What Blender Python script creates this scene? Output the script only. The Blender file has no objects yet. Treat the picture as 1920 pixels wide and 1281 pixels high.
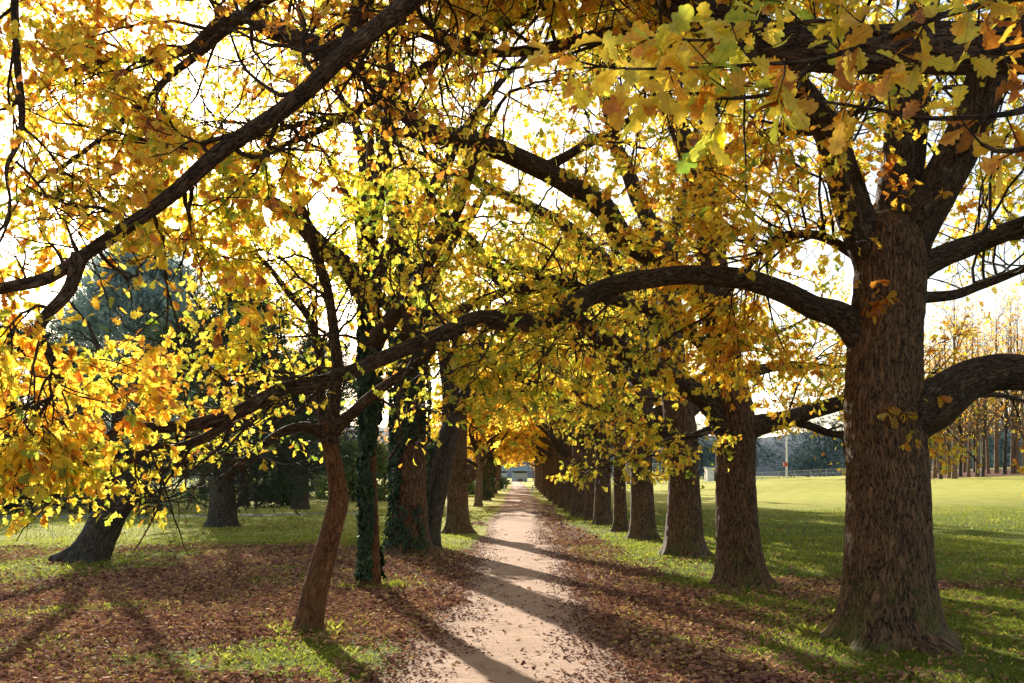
import bpy, math, random
import numpy as np
from mathutils import Vector

# ------------------------------------------------------------------ constants
F, CX, HY, CAMZ = 1867.0, 960.0, 890.0, 1.6
SUN = np.array([-0.312, 1.0, 0.3546]); SUN /= np.linalg.norm(SUN)
rng = np.random.default_rng(7)
sc = bpy.context.scene
col = sc.collection


def P(px, py, d):
    return np.array([(px - CX) / F * d, d, CAMZ + (HY - py) / F * d])


def sstep(a, b, x):
    t = np.clip((x - a) / (b - a), 0, 1)
    return t * t * (3 - 2 * t)


def unit(v):
    return v / np.maximum(np.linalg.norm(v, axis=-1, keepdims=True), 1e-9)


# ------------------------------------------------------------------ value noise
def _hash(ix, iy, iz, seed):
    h = (ix.astype(np.uint32) * np.uint32(374761393) + iy.astype(np.uint32) * np.uint32(668265263)
         + iz.astype(np.uint32) * np.uint32(2147483647) + np.uint32(seed * 144269 + 97))
    h = (h ^ (h >> np.uint32(13))) * np.uint32(1274126177)
    h = h ^ (h >> np.uint32(16))
    return (h & np.uint32(0xFFFFFF)).astype(np.float64) / 16777215.0


def vnoise(p, seed=0):
    p = np.asarray(p, dtype=np.float64)
    i = np.floor(p).astype(np.int64)
    f = p - i
    f = f * f * (3 - 2 * f)
    out = 0
    for dx in (0, 1):
        wx = f[..., 0] if dx else 1 - f[..., 0]
        for dy in (0, 1):
            wy = f[..., 1] if dy else 1 - f[..., 1]
            for dz in (0, 1):
                wz = f[..., 2] if dz else 1 - f[..., 2]
                out = out + wx * wy * wz * _hash(i[..., 0] + dx, i[..., 1] + dy, i[..., 2] + dz, seed)
    return out


def fbm(p, octaves=3, seed=0):
    p = np.asarray(p, dtype=np.float64)
    a, s, t = 1.0, 0.0, 0.0
    for o in range(octaves):
        s = s + a * vnoise(p * (2.03 ** o) + 17.3 * o, seed + o)
        t += a
        a *= 0.5
    return s / t


def n2(x, y, f, seed, octaves=3):
    x = np.asarray(x, float); y = np.asarray(y, float)
    return fbm(np.stack([x * f, y * f, np.zeros_like(x) + 0.37], -1), octaves, seed)


# ------------------------------------------------------------------ terrain
def path_c(y):
    return -0.05 + 0.0076 * np.minimum(y, 110) + 0.10 * np.sin(np.asarray(y) * 0.13 + 0.4) * sstep(4, 20, np.asarray(y, float))


def path_w(y):
    y = np.asarray(y, float)
    return 0.82 + 0.16 * np.exp(-np.maximum(y - 6, 0) / 4) + 0.05 * np.sin(y * 0.4) - 0.10 * sstep(20, 30, y) + 0.10 * sstep(30, 50, y)


def gz(x, y):
    x = np.asarray(x, float); y = np.asarray(y, float)
    h = 0.055 * np.clip(x - 12, 0, 60) * sstep(22, 80, y) * (1 - 0.75 * sstep(105, 190, y))
    off = sstep(1.2, 4.0, np.abs(x - path_c(y)))
    h = h + off * (n2(x, y, 0.22, 5) - 0.5) * 0.16 * (1 - sstep(30, 60, y))
    h = h - off * sstep(-4, -14, x) * 0.10
    # gentle mounds in the lawn
    h = h + 0.5 * np.exp(-(((x - 22) / 8) ** 2 + ((y - 78) / 6) ** 2))
    return h


def litter_mask(x, y):
    """how much fallen leaf covers the ground: 1 leaf carpet, 0 grass"""
    x = np.asarray(x, float); y = np.asarray(y, float)
    n = n2(x, y, 0.55, 11, 4)
    nb = n2(x, y, 0.16, 12, 2)
    dp = np.abs(x - path_c(y))
    left = x < 0.3
    b_left = 0.80 - 0.62 * sstep(19, 25, y + 0.25 * (x + 4))
    b_left = b_left - 0.24 * np.exp(-(((x + 1.9) / 2.0) ** 2 + ((y - 8.5) / 1.0) ** 2))
    b_left = b_left - 0.28 * np.exp(-(((x + 8.5) / 2.4) ** 2 + ((y - 17.8) / 1.6) ** 2))
    b_left = b_left - 0.22 * np.exp(-(((x + 5.0) / 1.6) ** 2 + ((y - 12.0) / 0.8) ** 2))
    b_right = 0.76 - 0.32 * sstep(1.7, 3.0, x) - 0.16 * sstep(3.4, 6.5, x)
    b_right = b_right + 0.40 * np.exp(-((y - 14.2 - 0.1 * (x - 4)) / 1.0) ** 2) * sstep(2.5, 4.0, x)
    b_right = b_right - 0.30 * sstep(17, 21, y) * sstep(2.0, 3.2, x)
    b_right = b_right - 0.30 * sstep(22, 30, y)
    b = np.where(left, b_left, b_right)
    b = b + 0.45 * np.exp(-((dp - 1.2) / 0.7) ** 2) * sstep(22, 30, y) * (1 - sstep(45, 70, y))
    m = sstep(0.40, 0.66, b * 0.62 + n * 0.55 + nb * 0.25 - 0.28)
    return m * (1 - sstep(60, 90, y))


# ------------------------------------------------------------------ mesh accumulator
class Geo:
    def __init__(self):
        self.v, self.f3, self.f4, self.m3, self.m4 = [], [], [], [], []
        self.bark, self.hue, self.lv = [], [], []
        self.n = 0

    def add(self, v, faces, mat=0, bark=None, hue=None, lv=None):
        v = np.asarray(v, float).reshape(-1, 3)
        n = len(v)
        self.v.append(v)
        self.bark.append(np.zeros((n, 3)) if bark is None else np.asarray(bark).reshape(-1, 3))
        self.hue.append(np.zeros(n) if hue is None else np.broadcast_to(np.asarray(hue, float), (n,)))
        self.lv.append(np.zeros((n, 3)) if lv is None else np.asarray(lv).reshape(-1, 3))
        faces = np.asarray(faces, dtype=np.int64)
        if faces.shape[1] == 3:
            self.f3.append(faces + self.n); self.m3.append(np.full(len(faces), mat))
        else:
            self.f4.append(faces + self.n); self.m4.append(np.full(len(faces), mat))
        self.n += n

    def build(self, name, mats, parent=None, smooth=True):
        me = bpy.data.meshes.new(name)
        v = np.concatenate(self.v)
        f3 = np.concatenate(self.f3) if self.f3 else np.zeros((0, 3), int)
        f4 = np.concatenate(self.f4) if self.f4 else np.zeros((0, 4), int)
        mi = np.concatenate([np.concatenate(self.m3) if self.m3 else np.zeros(0), np.concatenate(self.m4) if self.m4 else np.zeros(0)]).astype(np.int32)
        me.vertices.add(len(v))
        me.vertices.foreach_set('co', v.astype(np.float32).ravel())
        loops = np.concatenate([f3.ravel(), f4.ravel()]).astype(np.int32)
        me.loops.add(len(loops))
        me.loops.foreach_set('vertex_index', loops)
        tot = np.concatenate([np.full(len(f3), 3), np.full(len(f4), 4)]).astype(np.int32)
        st = np.concatenate([[0], np.cumsum(tot)[:-1]]).astype(np.int32)
        me.polygons.add(len(tot))
        me.polygons.foreach_set('loop_start', st)
        me.polygons.foreach_set('loop_total', tot)
        for m in mats:
            me.materials.append(m)
        me.polygons.foreach_set('material_index', mi)
        me.update(calc_edges=True)
        me.polygons.foreach_set('use_smooth', np.full(len(tot), bool(smooth)))
        for nm, arr in (('bark', self.bark), ('lv', self.lv)):
            a = np.concatenate(arr)
            if np.any(a):
                at = me.attributes.new(nm, 'FLOAT_VECTOR', 'POINT')
                at.data.foreach_set('vector', a.astype(np.float32).ravel())
        h = np.concatenate(self.hue)
        if np.any(h):
            at = me.attributes.new('hue', 'FLOAT', 'POINT')
            at.data.foreach_set('value', h.astype(np.float32))
        o = bpy.data.objects.new(name, me)
        col.objects.link(o)
        if parent is not None:
            o.parent = parent
            o.matrix_parent_inverse.identity()
            o.location = (0, 0, 0)
        return o


def thing(name, loc, label, cat, group=None, rotz=0, scale=1):
    o = bpy.data.objects.new(name, None)
    o.empty_display_size = 0.3
    col.objects.link(o)
    o.location = tuple(float(c) for c in loc)
    o.rotation_euler = (0, 0, rotz)
    o.scale = (scale, scale, scale) if np.isscalar(scale) else scale
    o['label'] = label; o['category'] = cat
    if group:
        o['group'] = group
    return o


def tag(o, label, cat=None, group=None, kind=None):
    o['label'] = label
    if cat: o['category'] = cat
    if group: o['group'] = group
    if kind: o['kind'] = kind
    return o


# ------------------------------------------------------------------ materials
def new_mat(name):
    m = bpy.data.materials.new(name)
    m.use_nodes = True
    nt = m.node_tree
    nt.nodes.clear()
    out = nt.nodes.new('ShaderNodeOutputMaterial')
    return m, nt, out


def N(nt, t, **kw):
    n = nt.nodes.new(t)
    for k, v in kw.items():
        setattr(n, k, v)
    return n


def ramp(nt, stops, interp='LINEAR'):
    r = nt.nodes.new('ShaderNodeValToRGB')
    r.color_ramp.interpolation = interp
    el = r.color_ramp.elements
    while len(el) > 1:
        el.remove(el[-1])
    el[0].position = stops[0][0]; el[0].color = (*stops[0][1], 1)
    for p, c in stops[1:]:
        e = el.new(p); e.color = (*c, 1)
    return r


def math_n(nt, op, a, b=None, clamp=False):
    n = nt.nodes.new('ShaderNodeMath'); n.operation = op; n.use_clamp = clamp
    for i, x in enumerate((a, b)):
        if x is None: continue
        if isinstance(x, (int, float)): n.inputs[i].default_value = x
        else: nt.links.new(x, n.inputs[i])
    return n.outputs[0]


def mix_c(nt, fac, a, b, mode='MIX'):
    n = nt.nodes.new('ShaderNodeMix'); n.data_type = 'RGBA'; n.blend_type = mode
    L = nt.links
    for sock, x in ((n.inputs[0], fac), (n.inputs[6], a), (n.inputs[7], b)):
        if isinstance(x, (int, float)): sock.default_value = x
        elif isinstance(x, tuple): sock.default_value = (*x, 1)
        else: L.new(x, sock)
    return n.outputs[2]


def noise(nt, vec, scale, detail=3, rough=0.55):
    n = nt.nodes.new('ShaderNodeTexNoise')
    n.inputs['Scale'].default_value = scale
    n.inputs['Detail'].default_value = detail
    n.inputs['Roughness'].default_value = rough
    if vec is not None: nt.links.new(vec, n.inputs['Vector'])
    return n.outputs[0]


def mapping(nt, vec, scale):
    n = nt.nodes.new('ShaderNodeMapping')
    n.inputs['Scale'].default_value = scale
    nt.links.new(vec, n.inputs['Vector'])
    return n.outputs[0]


def bark_mat(name, dark, light, lichen=0.35, bump=0.5, moss=0.0, fine=1.0):
    m, nt, out = new_mat(name)
    L = nt.links
    at = N(nt, 'ShaderNodeAttribute', attribute_name='bark')
    v = at.outputs['Vector']
    wob = nt.nodes.new('ShaderNodeTexNoise'); wob.inputs['Scale'].default_value = 5; wob.inputs['Detail'].default_value = 3; L.new(v, wob.inputs['Vector'])
    add = N(nt, 'ShaderNodeVectorMath', operation='MULTIPLY_ADD')
    add.inputs[1].default_value = (0.10, 0.10, 0.10)
    L.new(wob.outputs['Color'], add.inputs[0]); L.new(v, add.inputs[2])
    ridge = []
    for fx, fz in ((26 * fine, 4.6 * fine), (46 * fine, 11.0 * fine)):
        nn = noise(nt, mapping(nt, add.outputs[0], (fx, fx, fz)), 1.0, 2, 0.5)
        ridge.append(math_n(nt, 'ABSOLUTE', math_n(nt, 'SUBTRACT', nn, 0.5)))
    rsum = math_n(nt, 'ADD', ridge[0], math_n(nt, 'MULTIPLY', ridge[1], 0.6))
    crack = ramp(nt, [(0.01, (0, 0, 0)), (0.09, (0.55, 0.55, 0.55)), (0.24, (1, 1, 1))])
    L.new(rsum, crack.inputs[0])
    nf = noise(nt, v, 60 * fine, 4, 0.7)
    nb = noise(nt, v, 3.0, 3)
    h = math_n(nt, 'ADD', math_n(nt, 'MULTIPLY', crack.outputs[0], 0.8), math_n(nt, 'MULTIPLY', nf, 0.5))
    c = ramp(nt, [(0.42, dark), (0.98, light), (1.2, tuple(min(1, x * 1.3) for x in light))])
    L.new(math_n(nt, 'ADD', math_n(nt, 'MULTIPLY', h, 0.75), math_n(nt, 'MULTIPLY', nb, 0.35)), c.inputs[0])
    colr = c.outputs[0]
    if lichen > 0:
        ln = noise(nt, v, 11, 5, 0.7)
        lr = ramp(nt, [(0.56, (0, 0, 0)), (0.66, (1, 1, 1))])
        L.new(ln, lr.inputs[0])
        fac = math_n(nt, 'MULTIPLY', math_n(nt, 'MULTIPLY', lr.outputs[0], crack.outputs[0]), lichen)
        colr = mix_c(nt, fac, colr, (0.19, 0.18, 0.115))
    if moss > 0:
        geo = N(nt, 'ShaderNodeNewGeometry')
        sep = N(nt, 'ShaderNodeSeparateXYZ'); L.new(geo.outputs['Position'], sep.inputs[0])
        z = ramp(nt, [(0.0, (1, 1, 1)), (0.9, (0, 0, 0))]); L.new(sep.outputs['Z'], z.inputs[0])
        mn = noise(nt, v, 5, 4, 0.6)
        mr = ramp(nt, [(0.48, (0, 0, 0)), (0.62, (1, 1, 1))]); L.new(mn, mr.inputs[0])
        fac = math_n(nt, 'MULTIPLY', math_n(nt, 'MULTIPLY', z.outputs[0], mr.outputs[0]), moss)
        colr = mix_c(nt, fac, colr, (0.10, 0.13, 0.02))
    b = N(nt, 'ShaderNodeBump'); b.inputs['Strength'].default_value = bump; b.inputs['Distance'].default_value = 0.02
    L.new(h, b.inputs['Height'])
    pb = N(nt, 'ShaderNodeBsdfPrincipled')
    pb.inputs['Roughness'].default_value = 0.85
    pb.inputs['Specular IOR Level'].default_value = 0.25
    L.new(colr, pb.inputs['Base Color']); L.new(b.outputs[0], pb.inputs['Normal'])
    L.new(pb.outputs[0], out.inputs[0])
    return m


LEAF_STOPS = [(0.0, (0.12, 0.19, 0.02)), (0.20, (0.30, 0.35, 0.04)), (0.40, (0.60, 0.51, 0.06)),
              (0.60, (0.66, 0.48, 0.05)), (0.76, (0.60, 0.29, 0.03)), (0.90, (0.40, 0.14, 0.018)), (1.0, (0.20, 0.08, 0.02))]


def leaf_mat(name, stops, trans=0.74, boost=1.75, spec=0.05, veins=True, clear=0.0):
    m, nt, out = new_mat(name)
    L = nt.links
    at = N(nt, 'ShaderNodeAttribute', attribute_name='hue')
    lv = N(nt, 'ShaderNodeAttribute', attribute_name='lv')
    h = at.outputs['Fac']
    colr = None
    if veins:
        # within-leaf mottling along the leaf's own coordinates
        nz = noise(nt, lv.outputs['Vector'], 5.0, 2)
        h = math_n(nt, 'ADD', h, math_n(nt, 'MULTIPLY', math_n(nt, 'SUBTRACT', nz, 0.5), 0.30))
    r = ramp(nt, stops)
    L.new(h, r.inputs[0])
    colr = r.outputs[0]
    if veins:
        sep = N(nt, 'ShaderNodeSeparateXYZ'); L.new(lv.outputs['Vector'], sep.inputs[0])
        ay = math_n(nt, 'ABSOLUTE', sep.outputs['Y'])
        mid = math_n(nt, 'LESS_THAN', ay, 0.012)
        # side veins
        sv = math_n(nt, 'FRACT', math_n(nt, 'MULTIPLY', math_n(nt, 'SUBTRACT', sep.outputs['X'], math_n(nt, 'MULTIPLY', ay, 0.9)), 6.5))
        sv = math_n(nt, 'LESS_THAN', sv, 0.10)
        vn = math_n(nt, 'MAXIMUM', math_n(nt, 'MULTIPLY', sv, 0.45), mid)
        colr = mix_c(nt, math_n(nt, 'MULTIPLY', vn, 0.5), colr, (0.22, 0.14, 0.03))
    d = N(nt, 'ShaderNodeBsdfDiffuse'); L.new(colr, d.inputs[0])
    t = N(nt, 'ShaderNodeBsdfTranslucent')
    L.new(mix_c(nt, 1.0, colr, (boost, boost, boost * 0.9), 'MULTIPLY'), t.inputs[0])
    mx = N(nt, 'ShaderNodeMixShader'); mx.inputs[0].default_value = trans
    L.new(d.outputs[0], mx.inputs[1]); L.new(t.outputs[0], mx.inputs[2])
    g = N(nt, 'ShaderNodeBsdfGlossy'); g.inputs['Roughness'].default_value = 0.5
    mx2 = N(nt, 'ShaderNodeMixShader'); mx2.inputs[0].default_value = spec
    L.new(mx.outputs[0], mx2.inputs[1]); L.new(g.outputs[0], mx2.inputs[2])
    sh = mx2.outputs[0]
    if clear > 0:
        # thin autumn leaves also pass some light straight through, tinted by the leaf
        tr = N(nt, 'ShaderNodeBsdfTransparent')
        L.new(mix_c(nt, 1.0, colr, (1.7, 1.7, 1.7), 'MULTIPLY'), tr.inputs[0])
        mx3 = N(nt, 'ShaderNodeMixShader'); mx3.inputs[0].default_value = clear
        L.new(sh, mx3.inputs[1]); L.new(tr.outputs[0], mx3.inputs[2]); sh = mx3.outputs[0]
    L.new(sh, out.inputs[0])
    return m


def flat_mat(name, c, rough=0.6, var=0.25, scale=8.0, metal=0.0, bump=0.1):
    m, nt, out = new_mat(name)
    L = nt.links
    tc = N(nt, 'ShaderNodeTexCoord')
    nz = noise(nt, tc.outputs['Object'], scale, 5, 0.6)
    r = ramp(nt, [(0.25, tuple(x * (1 - var) for x in c)), (0.75, tuple(min(1, x * (1 + var)) for x in c))])
    L.new(nz, r.inputs[0])
    b = N(nt, 'ShaderNodeBump'); b.inputs['Strength'].default_value = bump; L.new(nz, b.inputs['Height'])
    pb = N(nt, 'ShaderNodeBsdfPrincipled')
    pb.inputs['Specular IOR Level'].default_value = 0.1 if rough > .75 else 0.5
    pb.inputs['Roughness'].default_value = rough; pb.inputs['Metallic'].default_value = metal
    L.new(r.outputs[0], pb.inputs['Base Color']); L.new(b.outputs[0], pb.inputs['Normal'])
    L.new(pb.outputs[0], out.inputs[0])
    return m


M_BARK = bark_mat('oak_bark', (0.010, 0.006, 0.004), (0.205, 0.108, 0.055), 0.45, 0.8, 0.55, 1.25)
M_LIMB = bark_mat('limb_bark', (0.009, 0.005, 0.004), (0.125, 0.076, 0.048), 0.85, 0.9, 0.0, 1.5)
M_TWIG = flat_mat('twig_bark', (0.038, 0.024, 0.017), 0.8, 0.4, 20)
M_SLIM = bark_mat('reddish_bark', (0.030, 0.012, 0.006), (0.20, 0.088, 0.038), 0.12, 0.6, 0.3, 1.5)
M_GREYB = bark_mat('grey_bark', (0.016, 0.012, 0.010), (0.105, 0.085, 0.070), 0.2, 0.7, 0.2)
M_TAN = bark_mat('tan_bark', (0.06, 0.035, 0.02), (0.30, 0.19, 0.11), 0.2, 0.5)
M_LEAF = leaf_mat('oak_leaf', LEAF_STOPS, clear=0.22)
M_LEAFN = leaf_mat('oak_leaf_close', LEAF_STOPS, clear=0.12)
M_LITTER = leaf_mat('fallen_leaf', [(0.0, (0.62, 0.44, 0.14)), (0.05, (0.60, 0.36, 0.18)), (0.3, (0.43, 0.22, 0.135)), (0.65, (0.29, 0.135, 0.095)), (1.0, (0.09, 0.035, 0.025))], 0.14, 1.0, 0.012, False)
M_GRASS = leaf_mat('grass_blade', [(0.0, (0.07, 0.105, 0.010)), (0.45, (0.20, 0.225, 0.025)), (1.0, (0.46, 0.42, 0.10))], 0.45, 1.6, 0.015, False)
M_IVY = leaf_mat('ivy_leaf', [(0.0, (0.012, 0.030, 0.014)), (0.6, (0.03, 0.060, 0.022)), (1.0, (0.07, 0.11, 0.03))], 0.2, 1.3, 0.03, False)
M_BLUECON = leaf_mat('blue_conifer_needles', [(0.0, (0.10, 0.15, 0.16)), (0.5, (0.30, 0.39, 0.41)), (1.0, (0.50, 0.58, 0.54))], 0.6, 1.6, 0.02, False)
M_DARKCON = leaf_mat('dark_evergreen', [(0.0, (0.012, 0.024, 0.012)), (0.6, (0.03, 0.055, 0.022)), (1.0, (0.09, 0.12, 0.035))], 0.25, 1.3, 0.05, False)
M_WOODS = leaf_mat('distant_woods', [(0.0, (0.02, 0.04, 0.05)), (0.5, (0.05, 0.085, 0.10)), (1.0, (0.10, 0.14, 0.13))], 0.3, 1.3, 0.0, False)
M_SHRUB = leaf_mat('shrub_leaf', [(0.0, (0.05, 0.09, 0.03)), (0.5, (0.13, 0.18, 0.06)), (1.0, (0.30, 0.32, 0.16))], 0.4, 1.4, 0.04, False)


# ------------------------------------------------------------------ tubes
def catmull(pts, K):
    pts = np.asarray(pts, float)
    if len(pts) == 2:
        t = np.linspace(0, 1, K)[:, None]
        return pts[0] * (1 - t) + pts[1] * t
    ext = np.vstack([2 * pts[0] - pts[1], pts, 2 * pts[-1] - pts[-2]])
    seg = np.linalg.norm(np.diff(pts[:, :3], axis=0), axis=1)
    cum = np.concatenate([[0], np.cumsum(seg)])
    s = np.linspace(0, cum[-1], K)
    i = np.clip(np.searchsorted(cum, s, side='right') - 1, 0, len(seg) - 1)
    t = ((s - cum[i]) / np.maximum(seg[i], 1e-9))[:, None]
    p0, p1, p2, p3 = ext[i], ext[i + 1], ext[i + 2], ext[i + 3]
    return 0.5 * (2 * p1 + (p2 - p0) * t + (2 * p0 - 5 * p1 + 4 * p2 - p3) * t ** 2 + (3 * p1 - p0 - 3 * p2 + p3) * t ** 3)


def frames(paths):
    """paths (B,K,3) -> T, U, V frames"""
    T = unit(np.gradient(paths, axis=1))
    mt = unit(paths[:, -1] - paths[:, 0])
    ref = np.where(np.abs(mt[:, 2:3]) > 0.8, np.array([[1.0, 0.13, 0]]), np.array([[0.1, 0.07, 1.0]]))
    ref = np.cross(mt, ref)[:, None, :]
    U = unit(ref - T * np.sum(ref * T, -1, keepdims=True))
    V = np.cross(T, U)
    return T, U, V


def ring_faces(B, K, ns):
    k = np.arange(K - 1)[:, None]; j = np.arange(ns)[None, :]
    a = k * ns + j; b = k * ns + (j + 1) % ns
    f = np.stack([a, b, b + ns, a + ns], -1).reshape(-1, 4)
    return (f[None] + (np.arange(B) * K * ns)[:, None, None]).reshape(-1, 4)


def add_tubes(geo, paths, radii, ns, mat=0):
    """many branches at once"""
    B, K = radii.shape
    if B == 0: return
    T, U, V = frames(paths)
    th = np.arange(ns) * 2 * np.pi / ns
    c, s = np.cos(th), np.sin(th)
    r = radii[:, :, None, None]
    off = U[:, :, None, :] * c[None, None, :, None] + V[:, :, None, :] * s[None, None, :, None]
    v = paths[:, :, None, :] + off * r
    al = np.concatenate([np.zeros((B, 1)), np.cumsum(np.linalg.norm(np.diff(paths, axis=1), axis=-1), 1)], 1)
    bk = np.empty(v.shape)
    bk[..., 0] = radii[:, :, None] * c; bk[..., 1] = radii[:, :, None] * s; bk[..., 2] = al[:, :, None]
    bk += rng.uniform(0, 50, (B, 1, 1, 3))
    geo.add(v.reshape(-1, 3), ring_faces(B, K, ns), mat, bark=bk.reshape(-1, 3))


def big_tube(geo, ctrl, rad, ns, K, disp=0.010, lump=0.06, freq=20.0, flare=0.0, flare_h=0.3, lobes=5, seed=0, mat=0, collar=0.0, knots=(), wander=0.0):
    """one thick trunk or limb with ridged bark relief, knobs and a root flare"""
    c4 = np.column_stack([np.asarray(ctrl, float), rad])
    q = catmull(c4, K)
    pts, r = q[:, :3], np.maximum(q[:, 3], 0.003)
    if wander > 0:
        sl = np.concatenate([[0], np.cumsum(np.linalg.norm(np.diff(pts, axis=0), axis=1))])
        wv = np.stack([fbm(np.stack([sl * 1.7, sl * 0 + 7 * k, sl * 0 + seed], -1), 2, seed + k) - .5 for k in range(3)], -1)
        pts = pts + wv * wander * sstep(0, 1.0, sl)[:, None]
    T, U, V = [a[0] for a in frames(pts[None])]
    th = np.arange(ns) * 2 * np.pi / ns
    c, s = np.cos(th)[None], np.sin(th)[None]
    al = np.concatenate([[0], np.cumsum(np.linalg.norm(np.diff(pts, axis=0), axis=1))])[:, None]
    rr = r[:, None] * np.ones((1, ns))
    bk = np.stack([rr * c, rr * s, al * np.ones((1, ns))], -1) + seed * 3.7
    lump_n = fbm(bk * np.array([2.6, 2.6, 1.6]) / max(0.5, 1), 3, seed + 3) - 0.5
    rr = rr * (1 + lump * 2 * lump_n)
    if flare > 0:
        h = np.maximum(al, 0)
        ph = random.Random(seed).uniform(0, 6)
        lob = 0.62 + 0.40 * np.cos(lobes * th[None] + ph) + 0.28 * np.cos((lobes * 2 - 3) * th[None] + ph * 2.1)
        lob = np.maximum(lob, 0.10) + 0.22 * (fbm(np.stack([np.cos(th) * 2.2, np.sin(th) * 2.2, th * 0 + seed], -1), 2, seed + 41)[None] - .5)
        e = np.exp(-np.maximum(h - 0.12, 0) / flare_h)
        rr = rr * (1 + flare * 0.30 * np.exp(-h / (flare_h * 3.0)) + flare * e * e * lob)
    if collar > 0:
        rr = rr * (1 + collar * np.exp(-al / (r[0] * 1.6)))
    if disp > 0:
        w = (fbm(bk * 4.0, 2, seed + 5) - 0.5) * 0.10
        qn = (bk + w[..., None]) * np.array([freq, freq, freq * 0.17])
        n1 = vnoise(qn, seed + 8); n1 = 1 - np.abs(2 * n1 - 1)
        n2_ = vnoise(qn * 2.1 + 9, seed + 9); n2_ = 1 - np.abs(2 * n2_ - 1)
        d = -(n1 ** 3) * 0.9 - (n2_ ** 4) * 0.5 + 0.45
        rr = rr + disp * d * np.minimum(1, r[:, None] / 0.12)
    off = U[:, None] * c[..., None] + V[:, None] * s[..., None]
    v = pts[:, None] + off * rr[..., None]
    for (kp, kr, kh) in knots:       # swellings
        dv = v - np.asarray(kp)
        dd = np.linalg.norm(dv, axis=-1)
        g = np.exp(-(dd / kr) ** 2) * kh
        v = v + off * g[..., None]
    geo.add(v.reshape(-1, 3), ring_faces(1, K, ns), mat, bark=bk.reshape(-1, 3))
    # end cap
    n0 = geo.n
    capv = np.vstack([v[-1], pts[-1] + T[-1] * r[-1] * 0.6])
    fc = np.array([[j, (j + 1) % ns, ns] for j in range(ns)])
    geo.add(capv, fc, mat, bark=np.vstack([bk[-1], bk[-1, 0]]))
    return pts, r


# ------------------------------------------------------------------ leaf templates (x along, y across, z up)
def strip_leaf(xs, ws, fold, curl, petiole=0.0):
    xs = np.asarray(xs); ws = np.asarray(ws)
    v, f = [], []
    k = len(xs)
    for i in range(k):
        z = -curl * xs[i] ** 2
        # lobed edge reaches forward a little
        v += [(xs[i], 0, z), (xs[i] + 0.18 * ws[i], ws[i], z + fold * ws[i]), (xs[i] + 0.18 * ws[i], -ws[i], z + fold * ws[i])]
    for i in range(k - 1):
        a, b = i * 3, i * 3 + 3
        f += [(a, b, b + 1, a + 1), (a, a + 2, b + 2, b)]
    return np.array(v, float), np.array(f)


LEAF_NEAR = strip_leaf([-.18, 0, .06, .12, .17, .21, .25, .31, .37, .41, .44, .48, .55, .62, .67, .70, .74, .81, .87, .90, .94, .985, 1.0],
                       [.006, .01, .05, .10, .115, .085, .10, .19, .215, .185, .14, .17, .28, .305, .26, .19, .20, .255, .235, .17, .15, .10, .03], 0.28, 0.22)
LEAF_MID = strip_leaf([-0.1, 0.08, 0.30, 0.42, 0.66, 0.78, 1.0], [0.008, 0.06, 0.23, 0.12, 0.33, 0.19, 0.03], 0.3, 0.25)
LEAF_FAR = strip_leaf([0.0, 0.55, 1.0], [0.04, 0.34, 0.06], 0.35, 0.3)
LITTER_T = strip_leaf([0.0, 0.3, 0.42, 0.68, 1.0], [0.03, 0.24, 0.13, 0.31, 0.04], 0.5, 0.35)
IVY_T = strip_leaf([0.0, 0.22, 0.6, 1.0], [0.12, 0.48, 0.30, 0.0], 0.2, 0.25)
BLADE_T = (np.array([(0, -0.5, 0), (0, 0.5, 0), (0.5, -0.36, 0.04), (0.5, 0.36, 0.04), (1.0, 0, 0.25)], float),
           np.array([(0, 2, 3, 1)]), np.array([(2, 4, 3)]))


def _spray():
    v, f = [], []
    def tri(a, b, c):
        n = len(v); v.extend([a, b, c]); f.append((n, n + 1, n + 2))
    tri((0, -0.05, 0), (1, 0, 0.0), (0, 0.05, 0))
    for i, x in enumerate((0.15, 0.35, 0.55, 0.75)):
        l = 0.42 * (1 - 0.6 * x)
        for s in (-1, 1):
            tri((x - 0.05, 0, 0), (x + l * 0.8, s * l, 0.10 * (1 if i % 2 else -1)), (x + 0.08, 0, 0))
    return np.array(v, float), np.array(f)


SPRAY_T = _spray()


def add_leaves(geo, pos, d, nrm, size, hue, tmpl, mat=0, width=None, jitter=0.25, lr=None):
    lr = lr or rng
    n = len(pos)
    if n == 0: return
    tv = tmpl[0]
    X = unit(d)
    Y = unit(np.cross(nrm, X) + 1e-6)
    Z = np.cross(X, Y)
    k = len(tv)
    t = np.broadcast_to(tv, (n, k, 3)).copy()
    # individual curl, twist and width
    t[..., 2] *= lr.uniform(-0.3, 2.0, (n, 1))
    t[..., 2] += t[..., 1] * t[..., 0] * lr.normal(0, jitter * 1.6, (n, 1))
    t[..., 1] *= lr.uniform(0.8, 1.15, (n, 1)) if width is None else np.asarray(width).reshape(-1, 1)
    s = size.reshape(-1, 1, 1)
    v = pos[:, None] + (X[:, None] * t[..., 0:1] + Y[:, None] * t[..., 1:2] + Z[:, None] * t[..., 2:3]) * s
    lv = np.broadcast_to(tv, (n, k, 3)).copy(); lv[..., 2] = lr.uniform(0, 90, (n, 1))
    for fc in tmpl[1:]:
        pass
    base = (np.arange(n) * k)[:, None, None]
    hv = np.repeat(np.clip(hue, 0.001, 0.999), k)
    first = True
    for fc in tmpl[1:]:
        ff = (fc[None] + base).reshape(-1, fc.shape[1])
        if first:
            geo.add(v.reshape(-1, 3), ff, mat, hue=hv, lv=lv.reshape(-1, 3)); n0 = geo.n - n * k
            first = False
        else:
            if fc.shape[1] == 3:
                geo.f3.append(ff + n0); geo.m3.append(np.full(len(ff), mat))
            else:
                geo.f4.append(ff + n0); geo.m4.append(np.full(len(ff), mat))


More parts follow.
